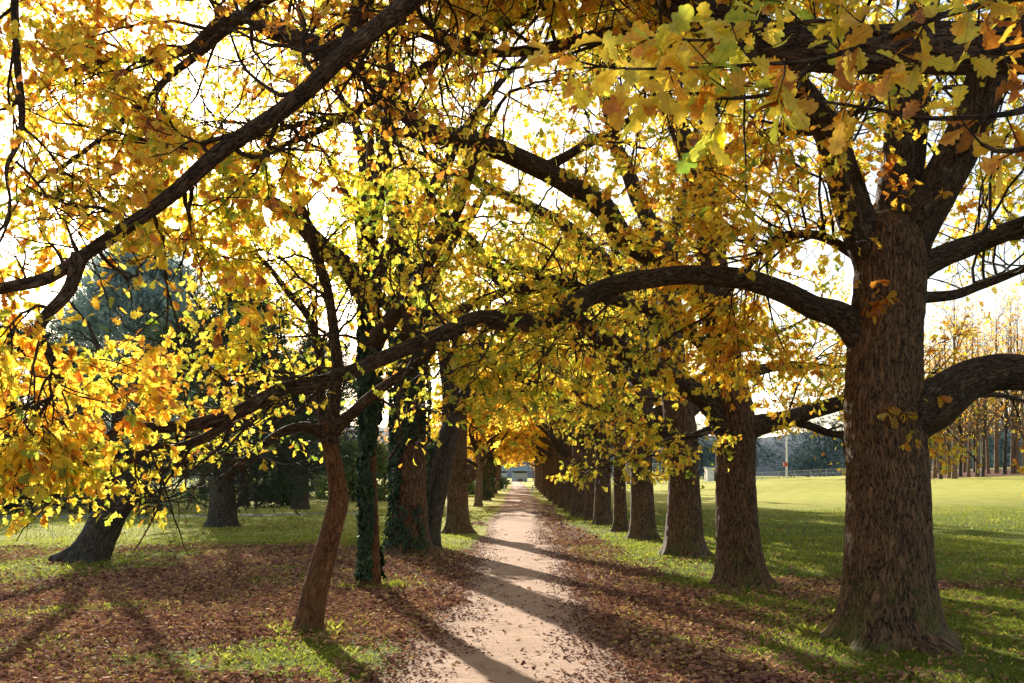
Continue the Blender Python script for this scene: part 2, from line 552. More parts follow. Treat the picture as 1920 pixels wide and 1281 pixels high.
# ------------------------------------------------------------------ branching
def walk(start, d, L, r0, K, wig, lift, taper, lr):
    B = len(start)
    pts = np.zeros((B, K, 3)); pts[:, 0] = start
    d = unit(d)
    lift = np.asarray(lift, float) * np.ones(K)
    for k in range(1, K):
        d = unit(d + lr.normal(0, wig, (B, 3)) + np.array([0, 0, 1.0]) * lift[k])
        pts[:, k] = pts[:, k - 1] + d * (L / (K - 1))[:, None]
    rad = r0[:, None] * np.linspace(1, taper, K)[None]
    return pts, rad


def kids(pts, rad, n, t0, t1, ang, length, lr, rr=0.55, flat=0.55, up=0.12, tip=True, rmax=1.0, away=0.0):
    """children starts, directions, lengths, radii. n children per branch"""
    B, K = rad.shape
    t = t0 + (t1 - t0) * (np.arange(n)[None] + lr.uniform(0, 1, (B, n))) / n
    x = t * (K - 1)
    i = np.clip(np.floor(x).astype(int), 0, K - 2); f = (x - i)[..., None]
    bi = np.arange(B)[:, None]
    p = pts[bi, i] * (1 - f) + pts[bi, i + 1] * f
    tg = unit(pts[bi, i + 1] - pts[bi, i])
    r = rad[bi, i] * (1 - f[..., 0]) + rad[bi, i + 1] * f[..., 0]
    rnd = lr.normal(0, 1, (B, n, 3)); rnd[..., 2] *= flat
    pr = unit(rnd - tg * np.sum(rnd * tg, -1, keepdims=True))
    a = np.radians(lr.uniform(ang[0], ang[1], (B, n)))[..., None]
    d = tg * np.cos(a) + pr * np.sin(a) + np.array([0, away, up])
    L = lr.uniform(length[0], length[1], (B, n)) * (1.15 - 0.55 * t)
    p, d, L, r = p.reshape(-1, 3), d.reshape(-1, 3), L.ravel(), np.minimum(r.ravel() * rr, rmax)
    if tip:
        td = unit(pts[:, -1] - pts[:, -2])
        p = np.vstack([p, pts[:, -1]]); d = np.vstack([d, td])
        L = np.concatenate([L, lr.uniform(length[0], length[1], B) * 0.7]); r = np.concatenate([r, rad[:, -1] * 0.95])
    return p, d, L, r


def twig_leaves(tp, m, size, lr, hue0, hue_amp, hue_sd, hang=0.35, spread=0.9):
    """leaves on twigs tp (B,K,3): m per twig, half in a rosette at the tip"""
    B, K, _ = tp.shape
    if B == 0: return None
    t = np.where(lr.uniform(0, 1, (B, m)) < 0.5, lr.uniform(0.88, 1.0, (B, m)), lr.uniform(0.15, 1.0, (B, m)))
    x = t * (K - 1)
    i = np.clip(np.floor(x).astype(int), 0, K - 2); f = (x - i)[..., None]
    bi = np.arange(B)[:, None]
    p = tp[bi, i] * (1 - f) + tp[bi, i + 1] * f
    tg = unit(tp[bi, i + 1] - tp[bi, i])
    rnd = unit(lr.normal(0, 1, (B, m, 3)))
    d = unit(tg * 0.65 + rnd * spread + np.array([0, 0, -hang]))
    nr = unit(lr.normal(0, 0.75, (B, m, 3)) + np.array([0, 0, 0.75]))
    s = size * lr.uniform(0.62, 1.2, (B, m))
    clump = fbm(p.reshape(-1, 3) * 0.9, 2, 31) - 0.5
    tw = np.repeat(lr.normal(0, hue_sd * 0.8, B), m)
    h = hue0 + clump * hue_amp * 2 + tw + lr.normal(0, hue_sd, B * m)
    return p.reshape(-1, 3), d.reshape(-1, 3), nr.reshape(-1, 3), s.ravel(), h


# sun lit patches: leaves whose shadow would fall on these ground spots are thinned out
LIT = [(0.3, 8.3, 4.4, 1.25, .06), (5.5, 9.4, 2.4, 1.3, .2), (4.2, 11.6, 1.6, .8, .3), (3.6, -4.9, 2.4, 1.9, .12)]


BEAM_KEEP = 0.28
AVOID = [(P(px, py, d), r * d / 6.0) for d in (5.2, 5.9, 6.6, 7.4, 8.3, 9.4, 10.6, 12.0) for px, py, r in ((165, 580, .33), (255, 565, .38), (345, 570, .34), (240, 630, .22))]   # open gap towards the conifer


def thin_for_light(pos, lr):
    t = pos[:, 2] / SUN[2]
    sx = pos[:, 0] - SUN[0] * t; sy = pos[:, 1] - SUN[1] * t
    keep = np.ones(len(pos))
    for (x, y, rx, ry, k) in LIT:
        q = ((sx - x) / rx) ** 2 + ((sy - y) / ry) ** 2
        keep = np.where(q < 1, np.minimum(keep, k), keep)
    u = sx + 0.312 * sy                       # across the sunbeams
    beam = fbm(np.stack([u * 0.95, sy * 0.30, np.zeros_like(u) + 4.1], -1), 2, 88)
    keep = np.minimum(keep, np.where(beam > 0.515, BEAM_KEEP, 1.0))
    keep = np.where(pos[:, 1] < 4.2, 1, keep)
    for c, r in AVOID:
        keep = np.where(np.linalg.norm(pos - c, axis=1) < r, .06, keep)
    return lr.uniform(0, 1, len(pos)) < keep


def crown_from(limbs, lr, crown, wood, spec, world=None):
    """grow side branches, twigs and leaves on limbs [(pts(K,3), rad(K), opts)].
    wood: Geo for the thicker side branches, crown: Geo for twigs (mat 0) and leaves (mat 1)"""
    total = 0
    for pts, rad, o in limbs:
        s = dict(spec); s.update(o)
        K = 24
        q = catmull(np.column_stack([pts, rad]), K)
        pts1, rad1 = q[None, :, :3], q[None, :, 3]
        tw = []
        if s['n1']:
            p, d, L, r = kids(pts1, rad1, s['n1'], s['t0'], 1.0, (35, 75), s['L1'], lr, 0.36, s['flat'], s['up1'], True, 0.017, s.get('away', 0.0))
            a, ar = walk(p, d, L, np.maximum(r, 0.010), 9, 0.20, np.linspace(s['lift1'][0], s['lift1'][1], 9), 0.35, lr)
            add_tubes(wood, a, ar, 6, 0)
            p, d, L, r = kids(a, ar, s['n2'], 0.22, 1.0, (30, 70), s['L2'], lr, 0.55, 0.7, 0.06)
            b, br = walk(p, d, L, np.maximum(r, 0.0055), 6, 0.20, s['lift2'], 0.4, lr)
            if world is not None:
                kb = (s['zmin'] > 50) | (b[:, :, 2].min(1) > s['zmin'] - .1 + s['zpath'] * sstep(-3.2, -1.4, b[:, -1, 0]))
                b, br = b[kb], br[kb]
            add_tubes(crown, b, br, 4, 0)
        else:
            b, br = pts1, rad1
        p, d, L, r = kids(b, br, s['n3'], 0.15, 1.0, (25, 70), s['L3'], lr, 0.6, 0.8, 0.0)
        c, cr = walk(p, d, L, np.clip(r, 0.002, 0.004), 4, 0.22, -0.03, 0.5, lr)
        kc = c[:, :, 2].min(1) > s['zmin'] - .15 + (s['zpath'] * sstep(-3.2, -1.4, c[:, -1, 0]) if world is not None else 0)
        if s['zmin'] < 50: c, cr = c[kc], cr[kc]
        add_tubes(crown, c, cr, 3, 0)
        lf = twig_leaves(c, s['m'], s['size'], lr, s['hue'], s['hamp'], s['hsd'], s['hang'])
        pos, dd, nr, sz, h = lf
        ok = pos[:, 2] > s['zmin'] + (s['zpath'] * sstep(-3.2, -1.4, pos[:, 0]) if world is not None else 0)
        if world is not None:
            ok &= thin_for_light(pos + (0 if world is True else np.asarray(world)), lr)
        if s['n1']:      # thick wood carries no leaves of its own
            dmin = np.min(np.linalg.norm(pos[:, None] - pts1[0][None, :, :], axis=-1), axis=1)
            ok &= dmin > .16
        if s.get('hue_fn'):
            h = h + s['hue_fn'](pos)
        pos, dd, nr, sz, h = pos[ok], dd[ok], nr[ok], sz[ok], h[ok]
        add_leaves(crown, pos, dd, nr, sz, h, s['tmpl'], 1, lr=lr)
        total += len(pos)
    return total


SPEC = dict(n1=8, t0=0.25, L1=(1.2, 2.4), flat=0.55, up1=0.15, lift1=(0.05, -0.05), n2=5, L2=(0.5, 1.0), lift2=-0.02,
            n3=5, L3=(0.18, 0.42), m=5, size=0.09, hue=0.45, hamp=0.25, hsd=0.15, hang=0.35, zmin=1.2, zpath=0.0, tmpl=LEAF_MID)


# ------------------------------------------------------------------ setting
def build_ground():
    xs = np.unique(np.round(np.concatenate([np.arange(-14, 10.01, 0.16), np.linspace(10, 30, 50), np.linspace(30, 120, 45), np.linspace(120, 1500, 24),
                                            np.linspace(-14, -40, 45), np.linspace(-40, -120, 30), np.linspace(-120, -1500, 24)]), 3))
    ys = np.unique(np.round(np.concatenate([np.linspace(-60, 4, 20), np.arange(4, 30.01, 0.16), np.linspace(30, 60, 100), np.linspace(60, 140, 90),
                                            np.linspace(140, 400, 40), np.linspace(400, 3000, 24)]), 3))
    X, Y = np.meshgrid(xs, ys)
    Z = gz(X, Y)
    nx, ny = len(xs), len(ys)
    i = np.arange(ny - 1)[:, None] * nx + np.arange(nx - 1)[None]
    f = np.stack([i, i + 1, i + nx + 1, i + nx], -1).reshape(-1, 4)
    g = Geo()
    lit = litter_mask(X, Y)
    dp = np.abs(X - path_c(Y)) - path_w(Y)
    edge = (n2(X, Y, 1.6, 41, 3) - 0.5) * 0.7
    sand = (1 - sstep(-0.05, np.where(X > path_c(Y), 0.75, 0.40), dp + edge)) * (Y < 235)
    # road on the left and the drive in front of the block
    road = np.exp(-((Y - 39.5 - 0.04 * (X + 25) ** 2 * (X > -25) * 0.25) / 1.1) ** 6) * (X < -6.5) * (X > -70)
    road = np.maximum(road, (np.exp(-((Y - 236) / 6.0) ** 6)) * (np.abs(X) < 60))
    lawn_sun = sstep(28, 62, Y) * 0.95 + 0.65 * sstep(18, 28, Y) * (X < 1.2)  # sunlit tone of the far and left lawn, painted into the grass colour
    copse = sstep(0, 1, (np.hypot((X - 50) / 19, (Y - 92) / 17) < 1) * 1.0)
    lit = np.maximum(lit, copse * 0.85)
    lv = np.stack([lit, sand, np.clip(lawn_sun, 0, 1)], -1)
    g.add(np.stack([X, Y, Z], -1).reshape(-1, 3), f, 0, bark=np.stack([road, road * 0, road * 0], -1).reshape(-1, 3), lv=lv.reshape(-1, 3))

    m, nt, out = new_mat('park_ground')
    L = nt.links
    at = N(nt, 'ShaderNodeAttribute', attribute_name='lv')
    sep = N(nt, 'ShaderNodeSeparateXYZ'); L.new(at.outputs['Vector'], sep.inputs[0])
    a2 = N(nt, 'ShaderNodeAttribute', attribute_name='bark')
    sep2 = N(nt, 'ShaderNodeSeparateXYZ'); L.new(a2.outputs['Vector'], sep2.inputs[0])
    geo = N(nt, 'ShaderNodeNewGeometry')
    pos = geo.outputs['Position']
    # litter: leaf sized cells of many browns
    vor = N(nt, 'ShaderNodeTexVoronoi'); vor.inputs['Scale'].default_value = 17; vor.inputs['Randomness'].default_value = 1
    wn = nt.nodes.new('ShaderNodeTexNoise'); wn.inputs['Scale'].default_value = 22; L.new(pos, wn.inputs['Vector'])
    va = N(nt, 'ShaderNodeVectorMath', operation='MULTIPLY_ADD'); va.inputs[1].default_value = (0.05, 0.05, 0.0)
    L.new(wn.outputs['Color'], va.inputs[0]); L.new(pos, va.inputs[2]); L.new(va.outputs[0], vor.inputs['Vector'])
    sepc = N(nt, 'ShaderNodeSeparateColor'); L.new(vor.outputs['Color'], sepc.inputs[0])
    lr_ = ramp(nt, [(0.0, (0.08, 0.040, 0.028)), (0.35, (0.19, 0.088, 0.058)), (0.7, (0.29, 0.14, 0.09)), (0.93, (0.40, 0.21, 0.12)), (1.0, (0.34, 0.21, 0.12))])
    L.new(sepc.outputs[0], lr_.inputs[0])
    dk = ramp(nt, [(0.0, (1, 1, 1)), (0.035, (0.85, 0.85, 0.85)), (0.06, (0.35, 0.35, 0.35))])
    L.new(vor.outputs['Distance'], dk.inputs[0])
    lit_c = mix_c(nt, 0.6, lr_.outputs[0], dk.outputs[0], 'MULTIPLY')
    # grass, its paler ramp carrying the painted sunlight
    ng = noise(nt, pos, 1.1, 5, 0.65)
    nf = noise(nt, pos, 55, 4, 0.7)
    ngv = math_n(nt, 'ADD', math_n(nt, 'MULTIPLY', ng, 0.6), math_n(nt, 'MULTIPLY', nf, 0.5))
    gr = ramp(nt, [(0.30, (0.035, 0.055, 0.008)), (0.52, (0.11, 0.14, 0.016)), (0.78, (0.22, 0.22, 0.035))])
    L.new(ngv, gr.inputs[0])
    g_sun = ramp(nt, [(0.30, (0.24, 0.25, 0.035)), (0.52, (0.46, 0.44, 0.085)), (0.78, (0.62, 0.56, 0.17))])
    L.new(ngv, g_sun.inputs[0])
    gc = mix_c(nt, sep.outputs['Z'], gr.outputs[0], g_sun.outputs[0])
    # blend litter into grass raggedly
    nl = noise(nt, pos, 9, 4, 0.7)
    fac = math_n(nt, 'ADD', sep.outputs['X'], math_n(nt, 'MULTIPLY', math_n(nt, 'SUBTRACT', nl, 0.5), 0.9))
    fr = ramp(nt, [(0.38, (0, 0, 0)), (0.56, (1, 1, 1))]); L.new(fac, fr.inputs[0])
    c = mix_c(nt, fr.outputs[0], gc, lit_c)
    # sandy path shoulder
    sn = noise(nt, pos, 30, 5, 0.7)
    sr = ramp(nt, [(0.3, (0.26, 0.165, 0.10)), (0.7, (0.50, 0.34, 0.22))]); L.new(sn, sr.inputs[0])
    sf = math_n(nt, 'ADD', sep.outputs['Y'], math_n(nt, 'MULTIPLY', math_n(nt, 'SUBTRACT', nl, 0.5), 0.8))
    sfr = ramp(nt, [(0.45, (0, 0, 0)), (0.7, (1, 1, 1))]); L.new(sf, sfr.inputs[0])
    c = mix_c(nt, sfr.outputs[0], c, sr.outputs[0])
    c = mix_c(nt, sep2.outputs['X'], c, (0.33, 0.31, 0.30))
    bm = N(nt, 'ShaderNodeBump'); bm.inputs['Strength'].default_value = 0.9; bm.inputs['Distance'].default_value = 0.035
    hh = math_n(nt, 'ADD', math_n(nt, 'MULTIPLY', sepc.outputs[1], 0.6), nf)
    L.new(hh, bm.inputs['Height'])
    pb = N(nt, 'ShaderNodeBsdfPrincipled'); pb.inputs['Roughness'].default_value = 1.0; pb.inputs['Specular IOR Level'].default_value = 0.06
    L.new(c, pb.inputs['Base Color']); L.new(bm.outputs[0], pb.inputs['Normal'])
    L.new(pb.outputs[0], out.inputs[0])
    o = g.build('ground', [m])
    o['kind'] = 'structure'; o['label'] = 'park ground of grass and fallen leaf litter under the trees'
    return o


def build_path():
    ys = np.concatenate([np.arange(-6, 40, 0.12), np.linspace(40, 230, 220)])
    us = np.linspace(-1, 1, 15)
    Yg, Ug = np.meshgrid(ys, us, indexing='ij')
    c = path_c(Yg); w = path_w(Yg)
    en = (n2(Yg[:, 0] * 0 + 3, Yg[:, 0], 1.3, 61, 4) - 0.5) * 0.45
    en2 = (n2(Yg[:, 0] * 0 + 8, Yg[:, 0], 1.3, 62, 4) - 0.5) * 0.45
    e = np.where(Ug < 0, en[:, None], en2[:, None]) * np.abs(Ug)
    X = c + Ug * (w + e)
    # slightly crowned and rutted, edges tucked just above the ground sheet
    Z = gz(X, Yg) + 0.004 + (1 - Ug ** 2) * 0.012 + (n2(X, Yg, 1.5, 63, 3) - 0.5) * 0.012 * (1 - Ug ** 4)
    n1_, n2_ = Yg.shape
    i = np.arange(n1_ - 1)[:, None] * n2_ + np.arange(n2_ - 1)[None]
    f = np.stack([i, i + 1, i + n2_ + 1, i + n2_], -1).reshape(-1, 4)
    g = Geo()
    g.add(np.stack([X, Yg, Z], -1).reshape(-1, 3), f, 0, lv=np.stack([Ug, Ug * 0 + 1, Ug * 0], -1).reshape(-1, 3))
    m, nt, out = new_mat('sandy_path')
    L = nt.links
    geo = N(nt, 'ShaderNodeNewGeometry'); pos = geo.outputs['Position']
    at = N(nt, 'ShaderNodeAttribute', attribute_name='lv')
    sep = N(nt, 'ShaderNodeSeparateXYZ'); L.new(at.outputs['Vector'], sep.inputs[0])
    a = noise(nt, pos, 1.6, 5, 0.6)
    b = noise(nt, pos, 45, 5, 0.75)
    vor = N(nt, 'ShaderNodeTexVoronoi'); vor.inputs['Scale'].default_value = 60; L.new(pos, vor.inputs['Vector'])
    mp = mapping(nt, pos, (1.0, 3.2, 1.0))
    st = noise(nt, mp, 3.0, 4, 0.65)
    t = math_n(nt, 'ADD', math_n(nt, 'MULTIPLY', a, 0.5), math_n(nt, 'ADD', math_n(nt, 'MULTIPLY', b, 0.35), math_n(nt, 'MULTIPLY', st, 0.25)))
    r = ramp(nt, [(0.32, (0.31, 0.185, 0.125)), (0.52, (0.52, 0.34, 0.235)), (0.75, (0.67, 0.475, 0.345))]); L.new(t, r.inputs[0])
    au = math_n(nt, 'ABSOLUTE', sep.outputs['X'])
    nl = noise(nt, pos, 7, 4, 0.7)
    ef = math_n(nt, 'ADD', au, math_n(nt, 'MULTIPLY', math_n(nt, 'SUBTRACT', nl, 0.5), 0.8))
    er = ramp(nt, [(0.70, (0, 0, 0)), (1.02, (1, 1, 1))]); L.new(ef, er.inputs[0])
    c = mix_c(nt, math_n(nt, 'MULTIPLY', er.outputs[0], 0.6), r.outputs[0], (0.21, 0.125, 0.078))
    # dark crumbs of bark and leaf
    cr = noise(nt, mapping(nt, pos, (1, 1.8, 1)), 24, 3, 0.6)
    crr = ramp(nt, [(0.66, (0, 0, 0)), (0.72, (1, 1, 1))]); L.new(cr, crr.inputs[0])
    c = mix_c(nt, math_n(nt, 'MULTIPLY', crr.outputs[0], 0.7), c, (0.10, 0.06, 0.04))
    dim = noise(nt, pos, 6.5, 4, 0.6)
    bm = N(nt, 'ShaderNodeBump'); bm.inputs['Strength'].default_value = 0.9; bm.inputs['Distance'].default_value = 0.03
    L.new(math_n(nt, 'ADD', math_n(nt, 'ADD', b, math_n(nt, 'MULTIPLY', vor.outputs['Distance'], 0.6)), math_n(nt, 'ADD', st, math_n(nt, 'MULTIPLY', dim, 1.6))), bm.inputs['Height'])
    pb = N(nt, 'ShaderNodeBsdfPrincipled'); pb.inputs['Roughness'].default_value = 0.95; pb.inputs['Specular IOR Level'].default_value = 0.12
    L.new(c, pb.inputs['Base Color']); L.new(bm.outputs[0], pb.inputs['Normal'])
    L.new(pb.outputs[0], out.inputs[0])
    o = g.build('path', [m]); o['kind'] = 'structure'; o['label'] = 'pale sandy footpath running straight between the tree rows'


def build_hills():
    g = Geo()
    xs = np.linspace(-900, 1500, 160)
    ys = np.array([430, 470, 520, 580, 650, 740.0])
    hs = np.array([-1, 12, 24, 33, 40, 34.0])
    X, Y = np.meshgrid(xs, ys)
    Hn = 0.55 + 0.9 * n2(X, Y * 0.3, 0.006, 71, 4)
    rag = n2(X, Y, 0.09, 72, 3) * 4
    Z = hs[:, None] * Hn * (0.75 + 0.35 * sstep(0, 600, X)) + np.where(hs[:, None] > 0, rag, 0)
    i = np.arange(len(ys) - 1)[:, None] * len(xs) + np.arange(len(xs) - 1)[None]
    f = np.stack([i, i + 1, i + len(xs) + 1, i + len(xs)], -1).reshape(-1, 4)
    g.add(np.stack([X, Y, Z], -1).reshape(-1, 3), f)
    m = flat_mat('hazy_wooded_hill', (0.035, 0.055, 0.085), 1.0, 0.6, 0.25, bump=0.6)  # distance haze put into the bluish base colour
    o = g.build('hills', [m]); o['kind'] = 'structure'; o['label'] = 'hazy blue wooded hillside beyond the playing field'


# ------------------------------------------------------------------ fallen leaves and grass
def build_litter():
    lr = np.random.default_rng(101)
    g = Geo()
    def scatter(n, x0, x1, y0, y1, tm, size, pw=1.0):
        x = lr.uniform(x0, x1, n); y = y0 + (y1 - y0) * lr.uniform(0, 1, n) ** pw
        m = litter_mask(x, y)
        dp = np.abs(x - path_c(y)) - path_w(y)
        # few on the path, many at its ragged edges
        on = sstep(-0.14, 0.35, dp + (n2(x, y, 1.3, 44, 2) - 0.5) * 0.5)
        keep = lr.uniform(0, 1, n) < (0.06 + 0.94 * m) * (0.022 + 0.978 * on)
        x, y = x[keep], y[keep]; k = len(x)
        z = gz(x, y) + lr.uniform(0.006, 0.045, k)
        az = lr.uniform(0, 2 * np.pi, k)
        d = np.stack([np.cos(az), np.sin(az), lr.normal(0, 0.28, k)], -1)
        nr = np.stack([lr.normal(0, 0.40, k), lr.normal(0, 0.40, k), np.ones(k)], -1)
        nz = n2(x, y, 0.7, 45, 3)
        hue = np.clip(0.46 + (nz - 0.5) * 0.8 + lr.normal(0, 0.30, k), 0.001, 0.999)
        add_leaves(g, np.stack([x, y, z], -1), d, nr, size * lr.uniform(0.6, 1.25, k), hue, tm, 0, lr=lr)
    scatter(105000, -8.5, 7.5, 6.6, 13.5, LITTER_T, 0.062)
    scatter(75000, -12, 9, 13.5, 24, LITTER_T, 0.07)
    scatter(16000, -12, 9, 24, 46, LEAF_FAR, 0.12)
    # crumbs of leaf and twig trodden into the path, thicker towards its edges
    n = 17000
    y = 6.6 + 26 * lr.uniform(0, 1, n) ** 1.5
    u = np.sign(lr.normal(0.25, 1, n)) * lr.beta(3.2, 1.5, n) * 1.25
    x = path_c(y) + u * path_w(y)
    ok = lr.uniform(0, 1, n) < sstep(.30, .62, n2(x, y, 1.9, 48, 3) + .30 * np.abs(u) - .12) * (1 - sstep(20, 32, y))
    x, y = x[ok], y[ok]; k = len(x)
    az = lr.uniform(0, 6.28, k)
    add_leaves(g, np.stack([x, y, gz(x, y) + .022], -1), np.stack([np.cos(az), np.sin(az), lr.normal(0, .15, k)], -1), np.stack([lr.normal(0, .3, k), lr.normal(0, .3, k), np.ones(k)], -1),
               lr.uniform(.012, .045, k), np.clip(lr.normal(.85, .15, k), .01, .999), LEAF_FAR, 0, lr=lr)
    o = g.build('fallen_leaves', [M_LITTER], smooth=False)
    tag(o, 'red brown carpet of fallen oak leaves on both sides of the path', kind='stuff')


def build_grass():
    lr = np.random.default_rng(102)
    g = Geo()
    def scatter(n, x0, x1, y0, y1, h, w):
        x = lr.uniform(x0, x1, n); y = lr.uniform(y0, y1, n)
        m = litter_mask(x, y)
        dp = np.abs(x - path_c(y)) - path_w(y)
        tuft = sstep(0.35, 0.6, n2(x, y, 2.4, 51, 3))
        keep = lr.uniform(0, 1, n) < (1 - 0.93 * m) * sstep(0.1, 0.6, dp) * (0.25 + 0.75 * tuft)
        x, y = x[keep], y[keep]; k = len(x)
        az = lr.uniform(0, 2 * np.pi, k)
        d = np.stack([np.cos(az) * 0.6, np.sin(az) * 0.6, lr.uniform(0.5, 1.3, k)], -1)
        nr = np.stack([np.cos(az), np.sin(az), -lr.uniform(0.2, 0.5, k)], -1)
        s = h * lr.uniform(0.5, 1.4, k) * (0.7 + 0.7 * n2(x, y, 1.1, 52, 2))
        hue = np.clip(0.42 + (n2(x, y, 0.6, 53, 3) - 0.5) * 0.9 + lr.normal(0, 0.18, k), 0.001, 0.999)
        add_leaves(g, np.stack([x, y, gz(x, y)], -1), d, nr, s, hue, BLADE_T, 0, width=w / s, lr=lr)
    scatter(210000, -8, 8, 6.6, 14, 0.042, 0.0045)
    scatter(130000, -13, 12, 14, 26, 0.06, 0.009)
    scatter(60000, -16, 22, 26, 45, 0.07, 0.016)
    for bx, by, br in ((3.63, 9.6, .55), (3.26, 14.2, .45), (-2.06, 10.1, .2), (3.34, 19.3, .5), (-2.02, 14.2, .2), (-2.05, 19.9, .5), (-7.9, 18.7, .5)):
        n = 600
        az = lr.uniform(0, 2 * np.pi, n); rr = br + np.abs(lr.normal(0, .28, n))
        x, y = bx + np.cos(az) * rr, by + np.sin(az) * rr
        ok = n2(x, y, 3.1, 57, 2) > .5
        x, y = x[ok], y[ok]; k = len(x)
        a2 = lr.uniform(0, 2 * np.pi, k)
        d = np.stack([np.cos(a2) * .5, np.sin(a2) * .5, lr.uniform(.6, 1.4, k)], -1)
        nr = np.stack([np.cos(a2), np.sin(a2), -lr.uniform(.2, .5, k)], -1)
        s_ = lr.uniform(.045, .11, k)
        add_leaves(g, np.stack([x, y, gz(x, y)], -1), d, nr, s_, np.clip(lr.normal(.4, .15, k), .01, .99), BLADE_T, 0, width=.005 / s_, lr=lr)
    o = g.build('grass', [M_GRASS], smooth=False)
    tag(o, 'short grass growing in patches through the leaf litter', kind='stuff')


# ------------------------------------------------------------------ trees
def trunk_obj(parent, base, ctrl, rad, ns, K, mat, name='trunk', **kw):
    g = Geo()
    q = big_tube(g, np.asarray(ctrl) - base, rad, ns, K, **kw)
    return g.build(name, [mat], parent), q


def pix(pts, d0=None):
    """list of (px, py, d)"""
    return [P(*p) for p in pts]


def hero_tree(name, base, label, group, trunk, limbs, spec, seed, barkm=M_BARK, limbm=M_LIMB, trunk_kw=None, extra=None, leafm=None, cat='tree'):
    """trunk: (ctrl, rad); limbs: [(ctrl, rad, opts)] in world space"""
    lr = np.random.default_rng(seed)
    base = np.asarray(base, float)
    root = thing(name, base, label, cat, group)
    kw = dict(ns=96, K=220, disp=0.010, lump=0.05, flare=0.55, flare_h=0.30, seed=seed)
    kw.update(trunk_kw or {})
    ns, K = kw.pop('ns'), kw.pop('K')
    trunk_obj(root, base, trunk[0], trunk[1], ns, K, barkm, **kw)
    crown = Geo()
    total = 0
    for k, (ctrl, rad, o) in enumerate(limbs):
        o = dict(o)
        g = Geo()
        big = max(rad)
        L = np.sum(np.linalg.norm(np.diff(np.asarray(ctrl), axis=0), axis=1))
        if big > 0.03:
            pts, r = big_tube(g, np.asarray(ctrl), rad, 40 if big > 0.08 else 16, int(np.clip(L * 28, 24, 260)), disp=0.006 if big > 0.08 else 0.0,
                              lump=0.08, freq=24, seed=seed * 7 + k, collar=o.pop('collar', 0.3), wander=.08)
        else:
            o.pop('collar', None)
            q = catmull(np.column_stack([ctrl, rad]), max(16, int(L * 20)))
            pts, r = q[:, :3], q[:, 3]
            add_tubes(g, pts[None], r[None], 8, 0)
        if o.get('leafy', True):
            tot = crown_from([(pts, r, o)], lr, crown, g, spec, world=True)
            total += tot
        for i in range(len(g.v)): g.v[i] = g.v[i] - base
        g.build('limb', [limbm], root)
    if extra:
        extra(crown, lr)
    if crown.n:
        for i in range(len(crown.v)): crown.v[i] = crown.v[i] - base
        crown.build('crown', [M_TWIG, leafm or M_LEAF], root)
    print(name, 'leaves', total)
    return root


def epicormic(centres, size, hue, n=14):
    def fn(crown, lr):
        for (c, outdir, rad) in centres:
            k = 7
            st = np.repeat(np.asarray(c)[None], k, 0) + lr.normal(0, rad * 0.3, (k, 3))
            d = np.asarray(outdir)[None] + lr.normal(0, 0.6, (k, 3))
            tp, tr = walk(st, d, lr.uniform(0.6, 1.2, k) * rad, np.full(k, 0.003), 4, 0.2, -0.05, 0.5, lr)
            add_tubes(crown, tp, tr, 3, 0)
            p, dd, nr, s, h = twig_leaves(tp, n // 2, size, lr, hue, 0.1, 0.08)
            add_leaves(crown, p, dd, nr, s, h, LEAF_NEAR, 1, lr=lr)
    return fn


def tow(p):  # keep the pixel, change nothing: readable alias
    return P(*p)


OAKS = 'oaks in the right-hand row along the path'


